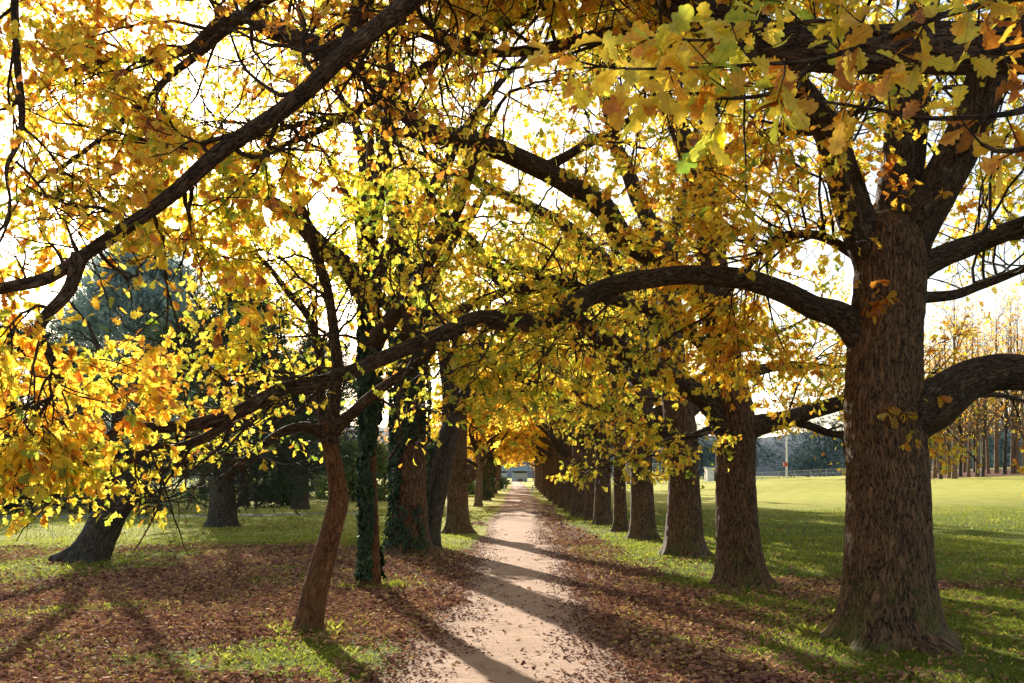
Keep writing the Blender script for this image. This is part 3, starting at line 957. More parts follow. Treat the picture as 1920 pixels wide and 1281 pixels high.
def build_R0():
    s = dict(SPEC, size=0.074, hue=0.62, hamp=0.25, hsd=0.17, tmpl=LEAF_NEAR, n1=12, L1=(0.7, 1.5), n2=5, L2=(0.35, 0.7), n3=4, m=11, flat=0.9, zmin=1.5)
    base = np.array([3.5, 4.3, 0.0])
    trunk = ([base + (0, 0, -.15), base + (0, 0, .8), base + (.05, .1, 2.4), base + (0, .1, 4.2)], [.40, .36, .34, .30])
    l2 = [np.array([3.4, 4.4, 2.9]), np.array([2.5, 4.8, 4.1]), P(1000, -170, 5.3), P(780, 0, 5.6), P(640, 112, 5.8), P(530, 200, 5.9), P(430, 272, 6.0),
          P(330, 360, 6.0), P(210, 440, 6.0), P(100, 512, 5.9), P(0, 545, 5.8), P(-150, 600, 5.7)]
    r2 = [.11, .09, .060, .055, .052, .050, .048, .045, .041, .037, .033, .024]
    sub = [P(150, 480, 5.95), P(128, 545, 5.9), P(88, 590, 5.85), P(75, 625, 5.8), P(95, 665, 5.8), P(108, 720, 5.8), P(85, 770, 5.8)]
    rs = [.042, .036, .032, .026, .020, .016, .010]
    lv = [np.array([3.4, 4.6, 3.2]), np.array([1.6, 5.0, 5.0]), P(350, -260, 5.7), P(90, -150, 5.6), P(34, -40, 5.6), P(33, 90, 5.6), P(43, 190, 5.6), P(38, 262, 5.6), P(10, 320, 5.6), P(14, 380, 5.6)]
    rv = [.09, .07, .045, .032, .024, .022, .019, .016, .012, .008]
    c = [np.array([3.5, 4.5, 3.6]), P(1560, 100, 5.6), P(1400, 62, 5.9), P(1290, 20, 6.1), P(1180, -50, 6.3), P(950, -190, 6.6)]
    rc = [.15, .125, .115, .11, .10, .07]
    le = [np.array([3.5, 4.6, 3.8]), np.array([1.6, 6.0, 5.6]), P(780, -120, 7.2), P(640, 100, 7.5), P(590, 86, 7.6), P(520, 60, 7.7), P(470, 28, 7.8), P(412, 40, 7.9), P(350, 92, 8.1), P(280, 105, 8.3), P(170, 112, 8.6), P(60, 150, 8.9)]
    re_ = [.13, .11, .085, .075, .07, .06, .05, .045, .035, .028, .02, .012]
    lf = [np.array([3.5, 4.8, 4.0]), P(1500, -70, 7.0), P(1280, 20, 7.5), P(1080, 85, 8.0), P(930, 100, 8.4), P(800, 70, 8.8), P(690, 20, 9.2)]
    rf_ = [.10, .07, .06, .05, .038, .026, .012]
    lg = [np.array([3.4, 4.9, 4.1]), P(1250, -120, 8.2), P(980, 20, 8.8), P(800, 130, 9.2), P(680, 200, 9.5), P(560, 262, 9.8), P(450, 300, 10.0), P(350, 330, 10.2)]
    rg_ = [.10, .075, .058, .046, .038, .03, .02, .01]
    lh = [np.array([3.4, 4.8, 4.2]), P(1000, -190, 7.6), P(620, -60, 8.0), P(420, 60, 8.2), P(280, 190, 8.4), P(150, 290, 8.5), P(30, 370, 8.6)]
    rh_ = [.10, .07, .05, .038, .028, .02, .01]
    near = dict(n1=0, n3=8, L3=(0.10, 0.26), m=4, size=0.105, hue=0.67, hamp=0.25, hsd=0.15, zmin=2.3, collar=0)
    s1 = [np.array([3.4, 4.2, 3.6]), P(2000, -10, 3.7), P(1800, 20, 3.35), P(1660, 70, 3.3), P(1540, 110, 3.25), P(1400, 122, 3.2), P(1280, 128, 3.15), P(1150, 128, 3.15), P(1070, 112, 3.15)]
    rr1 = [.02, .016, .012, .010, .008, .006, .005, .004, .003]
    s2 = [np.array([3.4, 4.2, 3.2]), P(2050, 190, 3.5), P(1880, 215, 3.3), P(1740, 222, 3.3), P(1640, 205, 3.3), P(1540, 190, 3.3)]
    s3 = [np.array([3.4, 4.2, 3.3]), P(2050, 230, 3.3), P(1950, 270, 3.1), P(1880, 285, 3.1), P(1840, 270, 3.1)]
    s4 = [np.array([3.4, 4.2, 3.6]), P(2060, 60, 3.6), P(1900, 90, 3.5), P(1780, 110, 3.45), P(1700, 130, 3.4)]
    s5 = [P(1660, 70, 3.3), P(1560, 40, 3.4), P(1450, 50, 3.4), P(1330, 75, 3.4), P(1230, 70, 3.4)]
    s6 = [P(1540, 110, 3.25), P(1460, 170, 3.3), P(1370, 185, 3.3), P(1290, 175, 3.3), P(1220, 180, 3.3)]
    limbs = [(l2, r2, dict(t0=0.35, n1=38, up1=.42, away=.75, lift1=(0.08, 0.0))), (sub, rs, dict(t0=.3, n1=8, L1=(.4, .8), up1=-.1, n2=4, lift1=(-.05, -.1), hue=.52)), (lv, rv, dict(t0=0.35, n1=24)), (le, re_, dict(away=.4, t0=.35, n1=42, L1=(.8, 2.0))), (lf, rf_, dict(t0=.3, n1=36, L1=(.9, 2.3), hue=.48, size=.078)), (lg, rg_, dict(t0=.3, n1=40, L1=(.8, 2.2), hue=.47, size=.08)), (lh, rh_, dict(t0=.3, n1=30, L1=(.8, 2.2), hue=.64, size=.085)),
             (c, rc, dict(t0=0.5, n1=6, hue=.62)),
             (s1, rr1, dict(near, n3=44)), (s2, rr1[1:7], dict(near, n3=20, hue=.76)), (s3, rr1[1:6], dict(near, n3=9)), (s4, rr1[1:6], dict(near, n3=18, hue=.70)),
             (s5, rr1[3:8], dict(near, n3=22)), (s6, rr1[3:8], dict(near, n3=14, hue=.60))]
    return hero_tree('oak_tree', base, 'near oak whose big leaves and slanting limb hang across the top of the view', OAKS, trunk, limbs, s, 11, leafm=M_LEAFN)


def build_R1():
    D = 9.6
    s = dict(SPEC, size=0.088, hue=0.53, hamp=0.22, hsd=0.15)
    base = np.append(P(1668, 1200, D)[:2], 0.0)
    trunk = ([P(1670, 1232, D), P(1668, 1190, D), P(1666, 1050, D), P(1664, 900, D), P(1658, 760, D), P(1660, 640, D), P(1668, 540, D), P(1668, 480, D), P(1666, 435, D), P(1668, 410, D)],
             [.42, .41, .385, .375, .365, .345, .33, .33, .30, .20])
    kn = [(P(1600, 395, D - .1), .16, .13), (P(1640, 690, D - .34), .09, .035), (P(1720, 730, D - .1), .35, .06)]
    l1 = (pix([(1662, 590, D), (1640, 480, D), (1606, 400, D - .05), (1572, 310, D - .1), (1545, 240, D - .2), (1500, 165, D - .3), (1440, 80, D - .4), (1400, -30, D - .6), (1370, -150, D - .8)]), [.18, .20, .18, .155, .14, .12, .10, .085, .06], dict(t0=.3, collar=0, n1=24, m=7))
    l2 = (pix([(1664, 560, D + .1), (1672, 450, D + .1), (1690, 350, D + .15), (1700, 220, D + .2), (1702, 100, D + .3), (1730, -10, D + .4), (1745, -180, D + .6)]), [.24, .23, .21, .20, .18, .15, .10], dict(t0=.35, collar=0))
    l3 = (pix([(1672, 590, D), (1700, 465, D), (1760, 355, D - .1), (1808, 255, D - .2), (1850, 150, D - .3), (1888, 45, D - .4), (1940, -90, D - .6)]), [.20, .22, .20, .19, .18, .165, .12], dict(t0=.35, collar=0, n1=20, m=7))
    l4 = (pix([(1700, 520, D), (1745, 490, D), (1820, 460, D + .1), (1920, 425, D + .2), (2080, 370, D + .3)]), [.13, .11, .10, .095, .06], dict(t0=.25, n1=20, m=7))
    l5 = (pix([(1680, 790, D), (1745, 762, D - .1), (1800, 722, D - .15), (1860, 702, D - .2), (1930, 698, D - .25), (2090, 690, D - .3)]), [.24, .225, .195, .175, .165, .12], dict(t0=.5, n1=6, collar=.25, lift1=(-.02, -.1)))
    l6 = (pix([(1625, 632, D), (1575, 592, D), (1520, 572, D - .05), (1440, 540, D - .1), (1340, 520, D - .15), (1250, 518, D - .25), (1150, 540, D - .4), (1080, 572, D - .5), (1010, 604, D - .6), (960, 606, D - .7),
               (900, 602, D - .8), (850, 620, D - 1), (760, 652, D - 1.2), (640, 710, D - 1.5), (540, 735, D - 1.7), (440, 772, D - 1.9), (330, 800, D - 2.1), (240, 803, D - 2.2), (150, 838, D - 2.3), (40, 872, D - 2.4)]),
          [.145, .12, .11, .10, .095, .09, .088, .088, .086, .088, .074, .071, .066, .062, .056, .055, .045, .036, .026, .014],
          dict(away=.7, t0=.30, n1=31, L1=(.7, 1.7), n2=5, L2=(.35, .75), hue=.40, hue_fn=lambda p: 0.08 * sstep(-2.0, -4.2, p[:, 0]), zmin=1.38, zpath=.75, size=.084, up1=.05, lift1=(.02, -.05), collar=.5))
    l6b = (pix([(470, 760, D - 1.84), (400, 812, D - 1.95), (340, 835, D - 2), (290, 832, D - 2.1), (240, 862, D - 2.15), (190, 876, D - 2.2), (120, 855, D - 2.3), (20, 850, D - 2.4)]), [.042, .038, .034, .028, .024, .020, .014, .01],
           dict(away=.5, t0=.2, n1=12, L1=(.5, 1.1), hue=.50, n2=5, L2=(.3, .6), up1=.0, zmin=1.25, size=.084))
    l7 = (pix([(1700, 560, D), (1780, 555, D + .1), (1830, 540, D + .2), (1930, 508, D + .3), (2050, 480, D + .4)]), [.06, .05, .045, .035, .02], dict(t0=.3, n1=15, m=6))
    l8 = (pix([(1630, 500, D + .1), (1590, 470, D + .2), (1530, 440, D + .3), (1470, 445, D + .4), (1420, 490, D + .5), (1385, 525, D + .6)]), [.06, .05, .045, .04, .03, .02], dict(t0=.25, n1=28, hue=.54, m=6, L1=(1.0, 2.2)))
    ex = epicormic([(P(1690, 770, D - .36), (0, -.8, -.2), .28), (P(1640, 560, D - .34), (-.2, -.8, 0), .16), (P(1700, 640 - 280, D - .3), (0, -.8, .1), .3), (P(1640, 300, D - .3), (-.2, -.8, .1), .3)], .10, .78, 12)
    return hero_tree('oak_tree', base, 'largest furrowed oak, forked high, one long limb arching over the path', OAKS, trunk,
                     [l1, l2, l3, l4, l5, l6, l6b, l7, l8], s, 21, trunk_kw=dict(ns=176, K=420, disp=.012, freq=28, flare=.95, flare_h=.24, lobes=5, knots=kn, lump=.03), extra=ex)


def build_R2():
    D = 14.2
    s = dict(SPEC, size=0.088, hue=0.47, hamp=0.2, n1=7, n2=5, zmin=1.6)
    base = np.append(P(1388, 1100, D)[:2], 0.0)
    trunk = ([P(1390, 1122, D), P(1389, 1085, D), P(1383, 1000, D), P(1379, 900, D), P(1378, 790, D), P(1360, 680, D), P(1342, 560, D), P(1332, 450, D), P(1322, 370, D), P(1318, 310, D)],
             [.33, .31, .285, .275, .285, .235, .215, .205, .205, .16])
    l1 = (pix([(1322, 370, D), (1290, 295, D - .1), (1268, 225, D - .2), (1240, 170, D - .3), (1215, 90, D - .5), (1190, -20, D - .7), (1150, -150, D - 1)]), [.17, .155, .14, .125, .11, .09, .06], dict(t0=.2, n1=13, m=7))
    l2 = (pix([(1325, 370, D), (1335, 290, D + .1), (1330, 190, D + .2), (1342, 80, D + .3), (1355, -50, D + .5), (1350, -200, D + .8)]), [.17, .15, .14, .125, .10, .07], dict(t0=.2, n1=13, m=7))
    l3 = (pix([(1335, 350, D), (1352, 300, D - .1), (1400, 268, D - .2), (1470, 245, D - .3), (1540, 238, D - .4), (1640, 190, D - .6)]), [.12, .105, .095, .085, .075, .05], dict(t0=.2, n1=22, L1=(1.2, 2.6)))
    l4 = (pix([(1362, 660, D), (1320, 560, D - .2), (1230, 488, D - .5), (1170, 445, D - .7), (1128, 388, D - .9), (1060, 340, D - 1.2), (960, 290, D - 1.5), (870, 266, D - 1.8), (800, 250, D - 2), (740, 190, D - 2.2),
               (660, 122, D - 2.4), (570, 70, D - 2.6), (480, 25, D - 2.8), (380, -60, D - 3)]), [.20, .175, .16, .155, .15, .14, .13, .12, .115, .105, .09, .07, .055, .03], dict(t0=.2, n1=17, m=7, L1=(.9, 2.2)))
    l4b = (pix([(1010, 320, D - 1.3), (1070, 290, D - 1.4), (1130, 255, D - 1.5), (1190, 218, D - 1.7), (1230, 190, D - 1.8)]), [.07, .06, .055, .045, .03], dict(t0=.3, n1=6))
    l4c = (pix([(810, 255, D - 2), (740, 245, D - 2.1), (690, 215, D - 2.2), (600, 225, D - 2.4), (500, 250, D - 2.6), (400, 270, D - 2.8)]), [.06, .05, .045, .04, .03, .02], dict(t0=.2, n1=12))
    l5 = (pix([(1378, 820, D), (1330, 755, D - .1), (1290, 730, D - .3), (1200, 680, D - .6), (1118, 625, D - .9), (1050, 560, D - 1.2)]), [.19, .15, .14, .13, .11, .06], dict(t0=.3, n1=12))
    l9 = (pix([(1350, 800, D), (1300, 815, D - .5), (1240, 830, D - 1.2), (1180, 850, D - 1.8), (1110, 880, D - 2.4)]), [.07, .05, .035, .022, .01], dict(t0=.2, n1=8, L1=(.4, .9), n2=4, L2=(.3, .6), hue=.42, lift1=(0, -.06), zmin=1.45))
    l6 = (pix([(1385, 810, D), (1430, 796, D), (1480, 785, D + .1), (1540, 768, D + .15), (1620, 752, D + .2), (1750, 745, D + .3)]), [.17, .14, .125, .115, .11, .08], dict(t0=.3, n1=12, lift1=(-.05, -.1), hue=.60))
    l7 = (pix([(1395, 800, D), (1480, 790, D + .4), (1560, 812, D + .6), (1650, 815, D + .8)]), [.08, .065, .055, .04], dict(t0=.3, n1=8, lift1=(-.05, -.12), hue=.6))
    l8 = (pix([(1355, 680, D), (1260, 600, D - .3), (1130, 555, D - .7), (1045, 530, D - 1), (1000, 542, D - 1.2), (950, 535, D - 1.3), (918, 505, D - 1.4), (880, 450, D - 1.5), (830, 400, D - 1.6), (790, 330, D - 1.8)]),
          [.10, .09, .085, .08, .08, .078, .072, .065, .05, .03], dict(t0=.3, n1=16, L1=(.8, 1.8)))
    return hero_tree('oak_tree', base, 'dark oak just left of the largest trunk, heavy limb sweeping up over the path', OAKS, trunk,
                     [l1, l2, l3, l4, l4b, l4c, l5, l6, l7, l8, l9], s, 31, trunk_kw=dict(ns=112, K=280, disp=.014, flare=.85, flare_h=.24, lobes=6, lump=.03))


def build_R3():
    D = 19.3
    s = dict(SPEC, size=0.095, hue=0.44, hamp=.2, n1=7, n2=5, zmin=2.0, L1=(1.2, 2.6))
    base = np.append(P(1283, 1048, D)[:2], 0.0)
    trunk = ([P(1284, 1062, D), P(1283, 1040, D), P(1283, 960, D), P(1282, 880, D), P(1276, 800, D), P(1262, 700, D), P(1255, 560, D), P(1250, 450, D)], [.37, .35, .315, .29, .30, .26, .22, .18])
    l1 = (pix([(1275, 840, D), (1215, 785, D - .3), (1130, 752, D - .8), (1040, 725, D - 1.3), (960, 700, D - 1.7), (880, 660, D - 2.1), (820, 600, D - 2.5)]), [.18, .15, .14, .13, .115, .09, .05], dict(t0=.25, n1=10))
    l9 = (pix([(1265, 820, D), (1220, 835, D - .6), (1160, 850, D - 1.4), (1100, 880, D - 2.2)]), [.08, .06, .04, .012], dict(t0=.2, n1=6, L1=(.5, 1.1), n2=4, L2=(.35, .7), hue=.42, lift1=(0, -.06), zmin=1.5))
    l2 = (pix([(1250, 480, D), (1200, 380, D - .3), (1150, 250, D - .8), (1120, 100, D - 1.2), (1100, -60, D - 1.5)]), [.17, .15, .12, .10, .06], dict(n1=12, m=7))
    l3 = (pix([(1252, 480, D), (1290, 350, D + .3), (1320, 200, D + .8), (1360, 40, D + 1.2)]), [.16, .14, .11, .06], dict(n1=10))
    l4 = (pix([(1260, 650, D), (1180, 540, D - .5), (1080, 440, D - 1.2), (960, 370, D - 1.8), (840, 320, D - 2.4)]), [.16, .14, .12, .09, .05], dict(n1=9))
    l5 = (pix([(1280, 780, D), (1360, 720, D + .5), (1450, 690, D + 1), (1560, 690, D + 1.5)]), [.14, .12, .10, .05], dict(n1=18, hue=.54))
    l6 = (pix([(1265, 720, D), (1240, 600, D + 1.2), (1200, 520, D + 2.4), (1150, 470, D + 3.5)]), [.13, .11, .09, .05], dict())
    return hero_tree('oak_tree', base, 'wide footed oak, third trunk in the right-hand row, low limb over the path', OAKS, trunk,
                     [l1, l2, l3, l4, l5, l6, l9], s, 41, trunk_kw=dict(ns=80, K=170, disp=.014, flare=.9, flare_h=.26, lobes=5, lump=.03))


LEFT = 'trees in the left-hand row along the path'


def build_L1():
    D = 10.1
    s = dict(SPEC, size=0.082, hue=0.38, hamp=0.2, n1=9, L1=(.7, 1.5), n2=5, L2=(.35, .75), zmin=1.7, n3=4, m=5)
    base = np.append(P(578, 1188, D)[:2], 0.0)
    trunk = ([P(576, 1200, D), P(578, 1180, D), P(588, 1120, D), P(606, 1050, D), P(624, 985, D), P(634, 940, D), P(630, 890, D), P(620, 840, D), P(614, 795, D)],
             [.15, .145, .128, .118, .103, .105, .088, .085, .09])
    kn = [(P(655, 945, D), .10, .05), (P(560, 1180, D - .1), .12, .05), (P(610, 955, D), .09, .03), (P(600, 1170, D - .12), .09, .04)]
    l1 = (pix([(616, 830, D), (628, 740, D), (632, 640, D - .1), (620, 560, D - .2), (590, 470, D - .3), (560, 380, D - .4), (540, 300, D - .5)]), [.085, .065, .055, .048, .04, .03, .015], dict(t0=.25, n1=15, m=9, size=.080))
    l2 = (pix([(616, 820, D), (600, 740, D + .1), (596, 660, D + .2), (575, 590, D + .3), (520, 520, D + .4), (470, 460, D + .5)]), [.07, .055, .045, .04, .03, .015], dict(t0=.25, n1=14, m=9, size=.080))
    l3 = (pix([(622, 810, D), (660, 775, D - .1), (710, 730, D - .3), (770, 685, D - .5), (825, 640, D - .7), (880, 580, D - .9)]), [.065, .055, .05, .045, .035, .015], dict(t0=.25, n1=7))
    l4 = (pix([(612, 815, D), (570, 800, D - .2), (520, 815, D - .5), (470, 850, D - .8), (420, 890, D - 1.1)]), [.06, .05, .04, .03, .012], dict(t0=.3, n1=7, up1=-.05, L1=(.5, 1.0), hue=.40))
    l5 = (pix([(618, 800, D), (560, 730, D + .4), (480, 700, D + .9), (400, 690, D + 1.4)]), [.05, .045, .035, .015], dict(t0=.3, n1=6, hue=.38))
    return hero_tree('young_tree', base, 'slender leaning tree with reddish knobbly trunk at the left of the path', LEFT, trunk, [l1, l2, l3, l4, l5], s, 51,
                     barkm=M_SLIM, trunk_kw=dict(ns=72, K=220, disp=.007, freq=30, flare=.18, flare_h=.12, lobes=4, knots=kn, lump=.06))


# ------------------------------------------------------------------ shared crowns for the rest of the rows
def make_variant(seed, H, lean_path, far=False, hue=0.45, m=None, at=None, nl=9, n1=None, zb=2.7, el0=18):
    """limb meshes and a crown mesh in local space around a trunk axis"""
    lr = np.random.default_rng(seed)
    limbs = []
    crown = Geo()
    az0 = lr.uniform(0, 6)
    s = dict(SPEC, hue=hue, hamp=.25, hsd=.15, zmin=2.85)
    if far:
        s.update(tmpl=LEAF_FAR, size=.20, n1=8, n2=5, n3=4, m=6, L1=(1.3, 2.6))
    else:
        s.update(size=.105, n1=8, n2=5, n3=5, m=5, L1=(1.2, 2.5))
    if m: s['m'] = m
    if n1: s['n1'] = n1
    meshes = []
    tot = 0
    for k in range(nl):
        az = az0 + k * 2.4 + lr.normal(0, .2)
        z0 = zb + 0.33 * k + lr.uniform(-.2, .2)
        el = math.radians(el0 + 7.0 * k + lr.uniform(-6, 6))
        L = lr.uniform(4.2, 5.6) * (1 - 0.02 * k) * H / 12
        d = np.array([math.cos(az) * math.cos(el), math.sin(az) * math.cos(el), math.sin(el)])
        r0 = lr.uniform(.11, .16)
        a, ar = walk(np.array([[0, 0, z0 - .25]]) + d[None] * .05, d[None], np.array([L]), np.array([r0]), 9, 0.14, np.linspace(.10, -.06, 9), 0.2, lr)
        g = Geo()
        big_tube(g, a[0], ar[0], 12 if far else 20, 26 if far else 50, disp=0, lump=.1, seed=seed * 5 + k, collar=.4)
        tot += crown_from([(a[0], ar[0], {})], lr, crown, g, s, world=at)
        o = g.build('limb', [M_LIMB]); meshes.append(o.data); bpy.data.objects.remove(o)
    o = crown.build('crown', [M_TWIG, M_LEAF]); cm = o.data; bpy.data.objects.remove(o)
    print('variant', seed, tot)
    return meshes, cm


def row_tree(name, px, d, r, label, group, var, seed, H=1.0, bark=M_BARK, lean=(0, 0), flare=.55, knots=None, crown_scale=1.0, rot=None, X=None, parts=True):
    lr = np.random.default_rng(seed)
    x = (px - CX) / F * d if X is None else X
    z = float(gz(x, d))
    root = thing(name, (x, d, z), label, 'tree', group)
    lx, ly = lean
    ctrl = [np.array([0, 0, -.15]), np.array([lx * .1, ly * .1, .5]), np.array([lx * .6 + lr.normal(0, .03), ly * .6, 1.7]), np.array([lx, ly, 3.0 * H]), np.array([lx * .6, ly * .6, 4.6 * H]), np.array([0, 0, 6.2 * H])]
    rad = [r * 1.12, r * 1.05, r * .97, r * .95, r * .72, r * .4]
    near = d < 45
    if d > 30:
        rad = [v * .86 for v in rad]; flare *= .7
    g = Geo()
    kn = [(np.asarray(p), a, b) for p, a, b in (knots or [])]
    big_tube(g, ctrl, rad, 56 if near else 20, 130 if near else 30, disp=.010 if near else 0, lump=.04, flare=flare * lr.uniform(.8, 1.2), flare_h=.30, lobes=int(lr.integers(4, 7)), seed=seed, knots=kn)
    g.build('trunk', [bark], root)
    if callable(var):
        meshes, cm = var((x, d, z)); rot = 0.0; crown_scale = 1.0; H = 1.0
    else:
        meshes, cm = var
    rz = lr.uniform(0, 6.28) if rot is None else rot
    sc_ = crown_scale
    for me in list(meshes) + [cm]:
        nm = 'crown' if me is cm else 'limb'
        o = bpy.data.objects.new(nm, me)
        col.objects.link(o); o.parent = root
        o.rotation_euler = (0, 0, rz); o.scale = (sc_, sc_, sc_ * H)
    return root


def ivy_on(root, axis, radii, z1, n, seed, dens_side=None):
    """ivy leaves hugging a trunk, local coordinates; axis(z)->(x,y), radius(z)"""
    lr = np.random.default_rng(seed)
    z = lr.uniform(0.02, 1, n) ** 0.9 * z1
    th = lr.uniform(0, 2 * np.pi, n)
    patch = fbm(np.stack([np.cos(th) * 1.2, np.sin(th) * 1.2, z * 0.7], -1), 3, seed) + (0 if dens_side is None else 0.16 * np.cos(th - dens_side))
    ok = patch > 0.40
    z, th = z[ok], th[ok]; k = len(z)
    ax = np.array([axis(v) for v in z]); r = np.array([radii(v) for v in z])
    bulge = 0.03 + 0.12 * np.maximum(0, vnoise(np.stack([np.cos(th) * 2, np.sin(th) * 2, z * 1.6], -1), seed + 2) - .45)
    rr = r + lr.uniform(0, 1, k) * bulge
    out = np.stack([np.cos(th), np.sin(th), np.zeros(k)], -1)
    pos = np.column_stack([ax + out[:, :2] * rr[:, None], z])
    d = out * 0.5 + np.array([0, 0, -1.0]) + lr.normal(0, .35, (k, 3))
    nr = out + np.array([0, 0, .4]) + lr.normal(0, .3, (k, 3))
    g = Geo()
    add_leaves(g, pos, d, nr, lr.uniform(.05, .10, k), np.clip(lr.normal(.45, .22, k), .01, .99), IVY_T, 0, lr=lr)
    o = g.build('ivy', [M_IVY], root)
    return o


def bough_crown(lr, boughs, per, spread, size, hue_fn, tmpl, out_c, flat=.6):
    """clumps of foliage sprays around bough ends"""
    B = len(boughs)
    c = np.repeat(boughs, per, 0)
    o = lr.normal(0, 1, (B * per, 3)) * spread * np.array([1, 1, flat])
    pos = c + o
    outward = unit(pos - out_c)
    d = outward * .8 + unit(o) * .5 + lr.normal(0, .35, pos.shape) + np.array([0, 0, .15])
    nr = outward + lr.normal(0, .5, pos.shape)
    g = Geo()
    hue = hue_fn(pos, o)
    add_leaves(g, pos, d, nr, size * lr.uniform(.6, 1.3, len(pos)), hue, tmpl, 0, lr=lr)
    return g


def evergreen(name, loc, r, z0, z1, label, cat, mat, seed, nb=70, per=110, size=.3, tmpl=SPRAY_T, group=None, trunk_r=.25, conic=.3):
    lr = np.random.default_rng(seed)
    root = thing(name, loc, label, cat, group)
    u = lr.uniform(0, 1, nb) ** .8
    az = lr.uniform(0, 2 * np.pi, nb)
    prof = np.sqrt(np.maximum(0.02, 1 - (2 * (u - .38) / 1.3) ** 2)) * (1 - conic * u)
    rad = r * prof * lr.uniform(.55, 1.0, nb)
    b = np.stack([np.cos(az) * rad, np.sin(az) * rad, z0 + (z1 - z0) * u], -1)
    cc = np.array([0, 0, (z0 + z1) * .45])
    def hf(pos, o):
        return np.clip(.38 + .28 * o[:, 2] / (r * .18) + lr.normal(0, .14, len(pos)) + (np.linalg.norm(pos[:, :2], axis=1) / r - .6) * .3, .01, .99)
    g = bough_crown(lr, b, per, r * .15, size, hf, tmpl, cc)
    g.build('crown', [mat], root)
    t = Geo()
    big_tube(t, [np.array([0, 0, -.2]), np.array([.05, 0, z0 + .5]), np.array([0, .05, z1 * .85])], [trunk_r * 1.2, trunk_r, .04], 16, 24, disp=0, flare=.5, seed=seed)
    # boughs inside the crown
    st = np.zeros((nb, 3)); st[:, 2] = np.maximum(.4, b[:, 2] - rad * .5)
    tt = np.linspace(0, 1, 5)[None, :, None]
    paths = st[:, None] * (1 - tt) + b[:, None] * tt + lr.normal(0, .05, (nb, 5, 3))
    add_tubes(t, paths, np.linspace(.05, .015, 5)[None] * np.ones((nb, 1)), 5, 0)
    t.build('trunk', [M_GREYB], root)
    return root


def bare_mesh(seed, H, r0, leaves=0.0, spread=30, hue=.72, nl=9, z0f=.3, mat=M_GREYB):
    lr = np.random.default_rng(seed)
    t = Geo(); c = Geo()
    lean = lr.normal(0, .03, 2) * H
    ctrl = np.array([[0, 0, -.2], [lean[0] * .3, lean[1] * .3, H * .3], [lean[0] * .7, lean[1] * .7, H * .65], [lean[0], lean[1], H]])
    pts, rad = big_tube(t, ctrl, [r0 * 1.15, r0 * .9, r0 * .55, r0 * .12], 12, 26, disp=0, lump=.08, flare=.4, seed=seed)
    q = catmull(np.column_stack([pts, rad]), 20)
    p, d, L, r = kids(q[None, :, :3], q[None, :, 3], nl, z0f, 1, (25, 60), (H * .18, H * .36), lr, .5, .5, .45)
    a, ar = walk(p, d, L, np.maximum(r, .015), 8, .14, .06, .25, lr)
    add_tubes(t, a, ar, 5)
    p, d, L, r = kids(a, ar, 6, .2, 1, (25, 60), (H * .06, H * .14), lr, .6, .8, .15)
    b, br = walk(p, d, L, np.maximum(r, .007), 5, .2, .03, .4, lr)
    add_tubes(c, b, br, 3)
    p, d, L, r = kids(b, br, 4, .2, 1, (25, 60), (H * .03, H * .06), lr, .6, .8, .05)
    e, er = walk(p, d, L, np.maximum(r, .005), 3, .2, 0, .5, lr)
    add_tubes(c, e, er, 3)
    if leaves > 0:
        lf = twig_leaves(e, 4, .17, lr, hue, .2, .1)
        k = lr.uniform(0, 1, len(lf[0])) < leaves
        add_leaves(c, lf[0][k], lf[1][k], lf[2][k], lf[3][k], lf[4][k], LEAF_FAR, 1, lr=lr)
    o1 = t.build('trunk', [mat]); o2 = c.build('crown', [mat, M_LEAF])
    m = (o1.data, o2.data)
    bpy.data.objects.remove(o1); bpy.data.objects.remove(o2)
    return m


def place_pair(name, meshes, loc, label, cat, group, rotz, s):
    root = thing(name, loc, label, cat, group, rotz, s)
    for nm, me in zip(('trunk', 'crown'), meshes):
        o = bpy.data.objects.new(nm, me); col.objects.link(o); o.parent = root
    return root


# ------------------------------------------------------------------ boxes
def box(geo, c, s, mat=0, bev=0.0):
    c = np.asarray(c, float); s = np.asarray(s, float) / 2
    v = np.array([[x, y, z] for x in (-1, 1) for y in (-1, 1) for z in (-1, 1)]) * s + c
    f = np.array([(0, 1, 3, 2), (4, 6, 7, 5), (0, 4, 5, 1), (2, 3, 7, 6), (0, 2, 6, 4), (1, 5, 7, 3)])
    geo.add(v, f, mat)


def cyl(geo, p0, p1, r0, r1=None, ns=12, mat=0):
    r1 = r0 if r1 is None else r1
    pts = np.array([np.asarray(p0, float), np.asarray(p1, float)])
    pts = catmull(pts, 3)
    add_tubes(geo, pts[None], np.array([[r0, (r0 + r1) / 2, r1]]), ns, mat)
    T, U, V = [a[0] for a in frames(pts[None])]
    th = np.arange(ns) * 2 * np.pi / ns
    ring = pts[-1] + (U[-1] * np.cos(th)[:, None] + V[-1] * np.sin(th)[:, None]) * r1
    geo.add(np.vstack([ring, pts[-1] + T[-1] * r1 * .25]), np.array([(j, (j + 1) % ns, ns) for j in range(ns)]), mat)


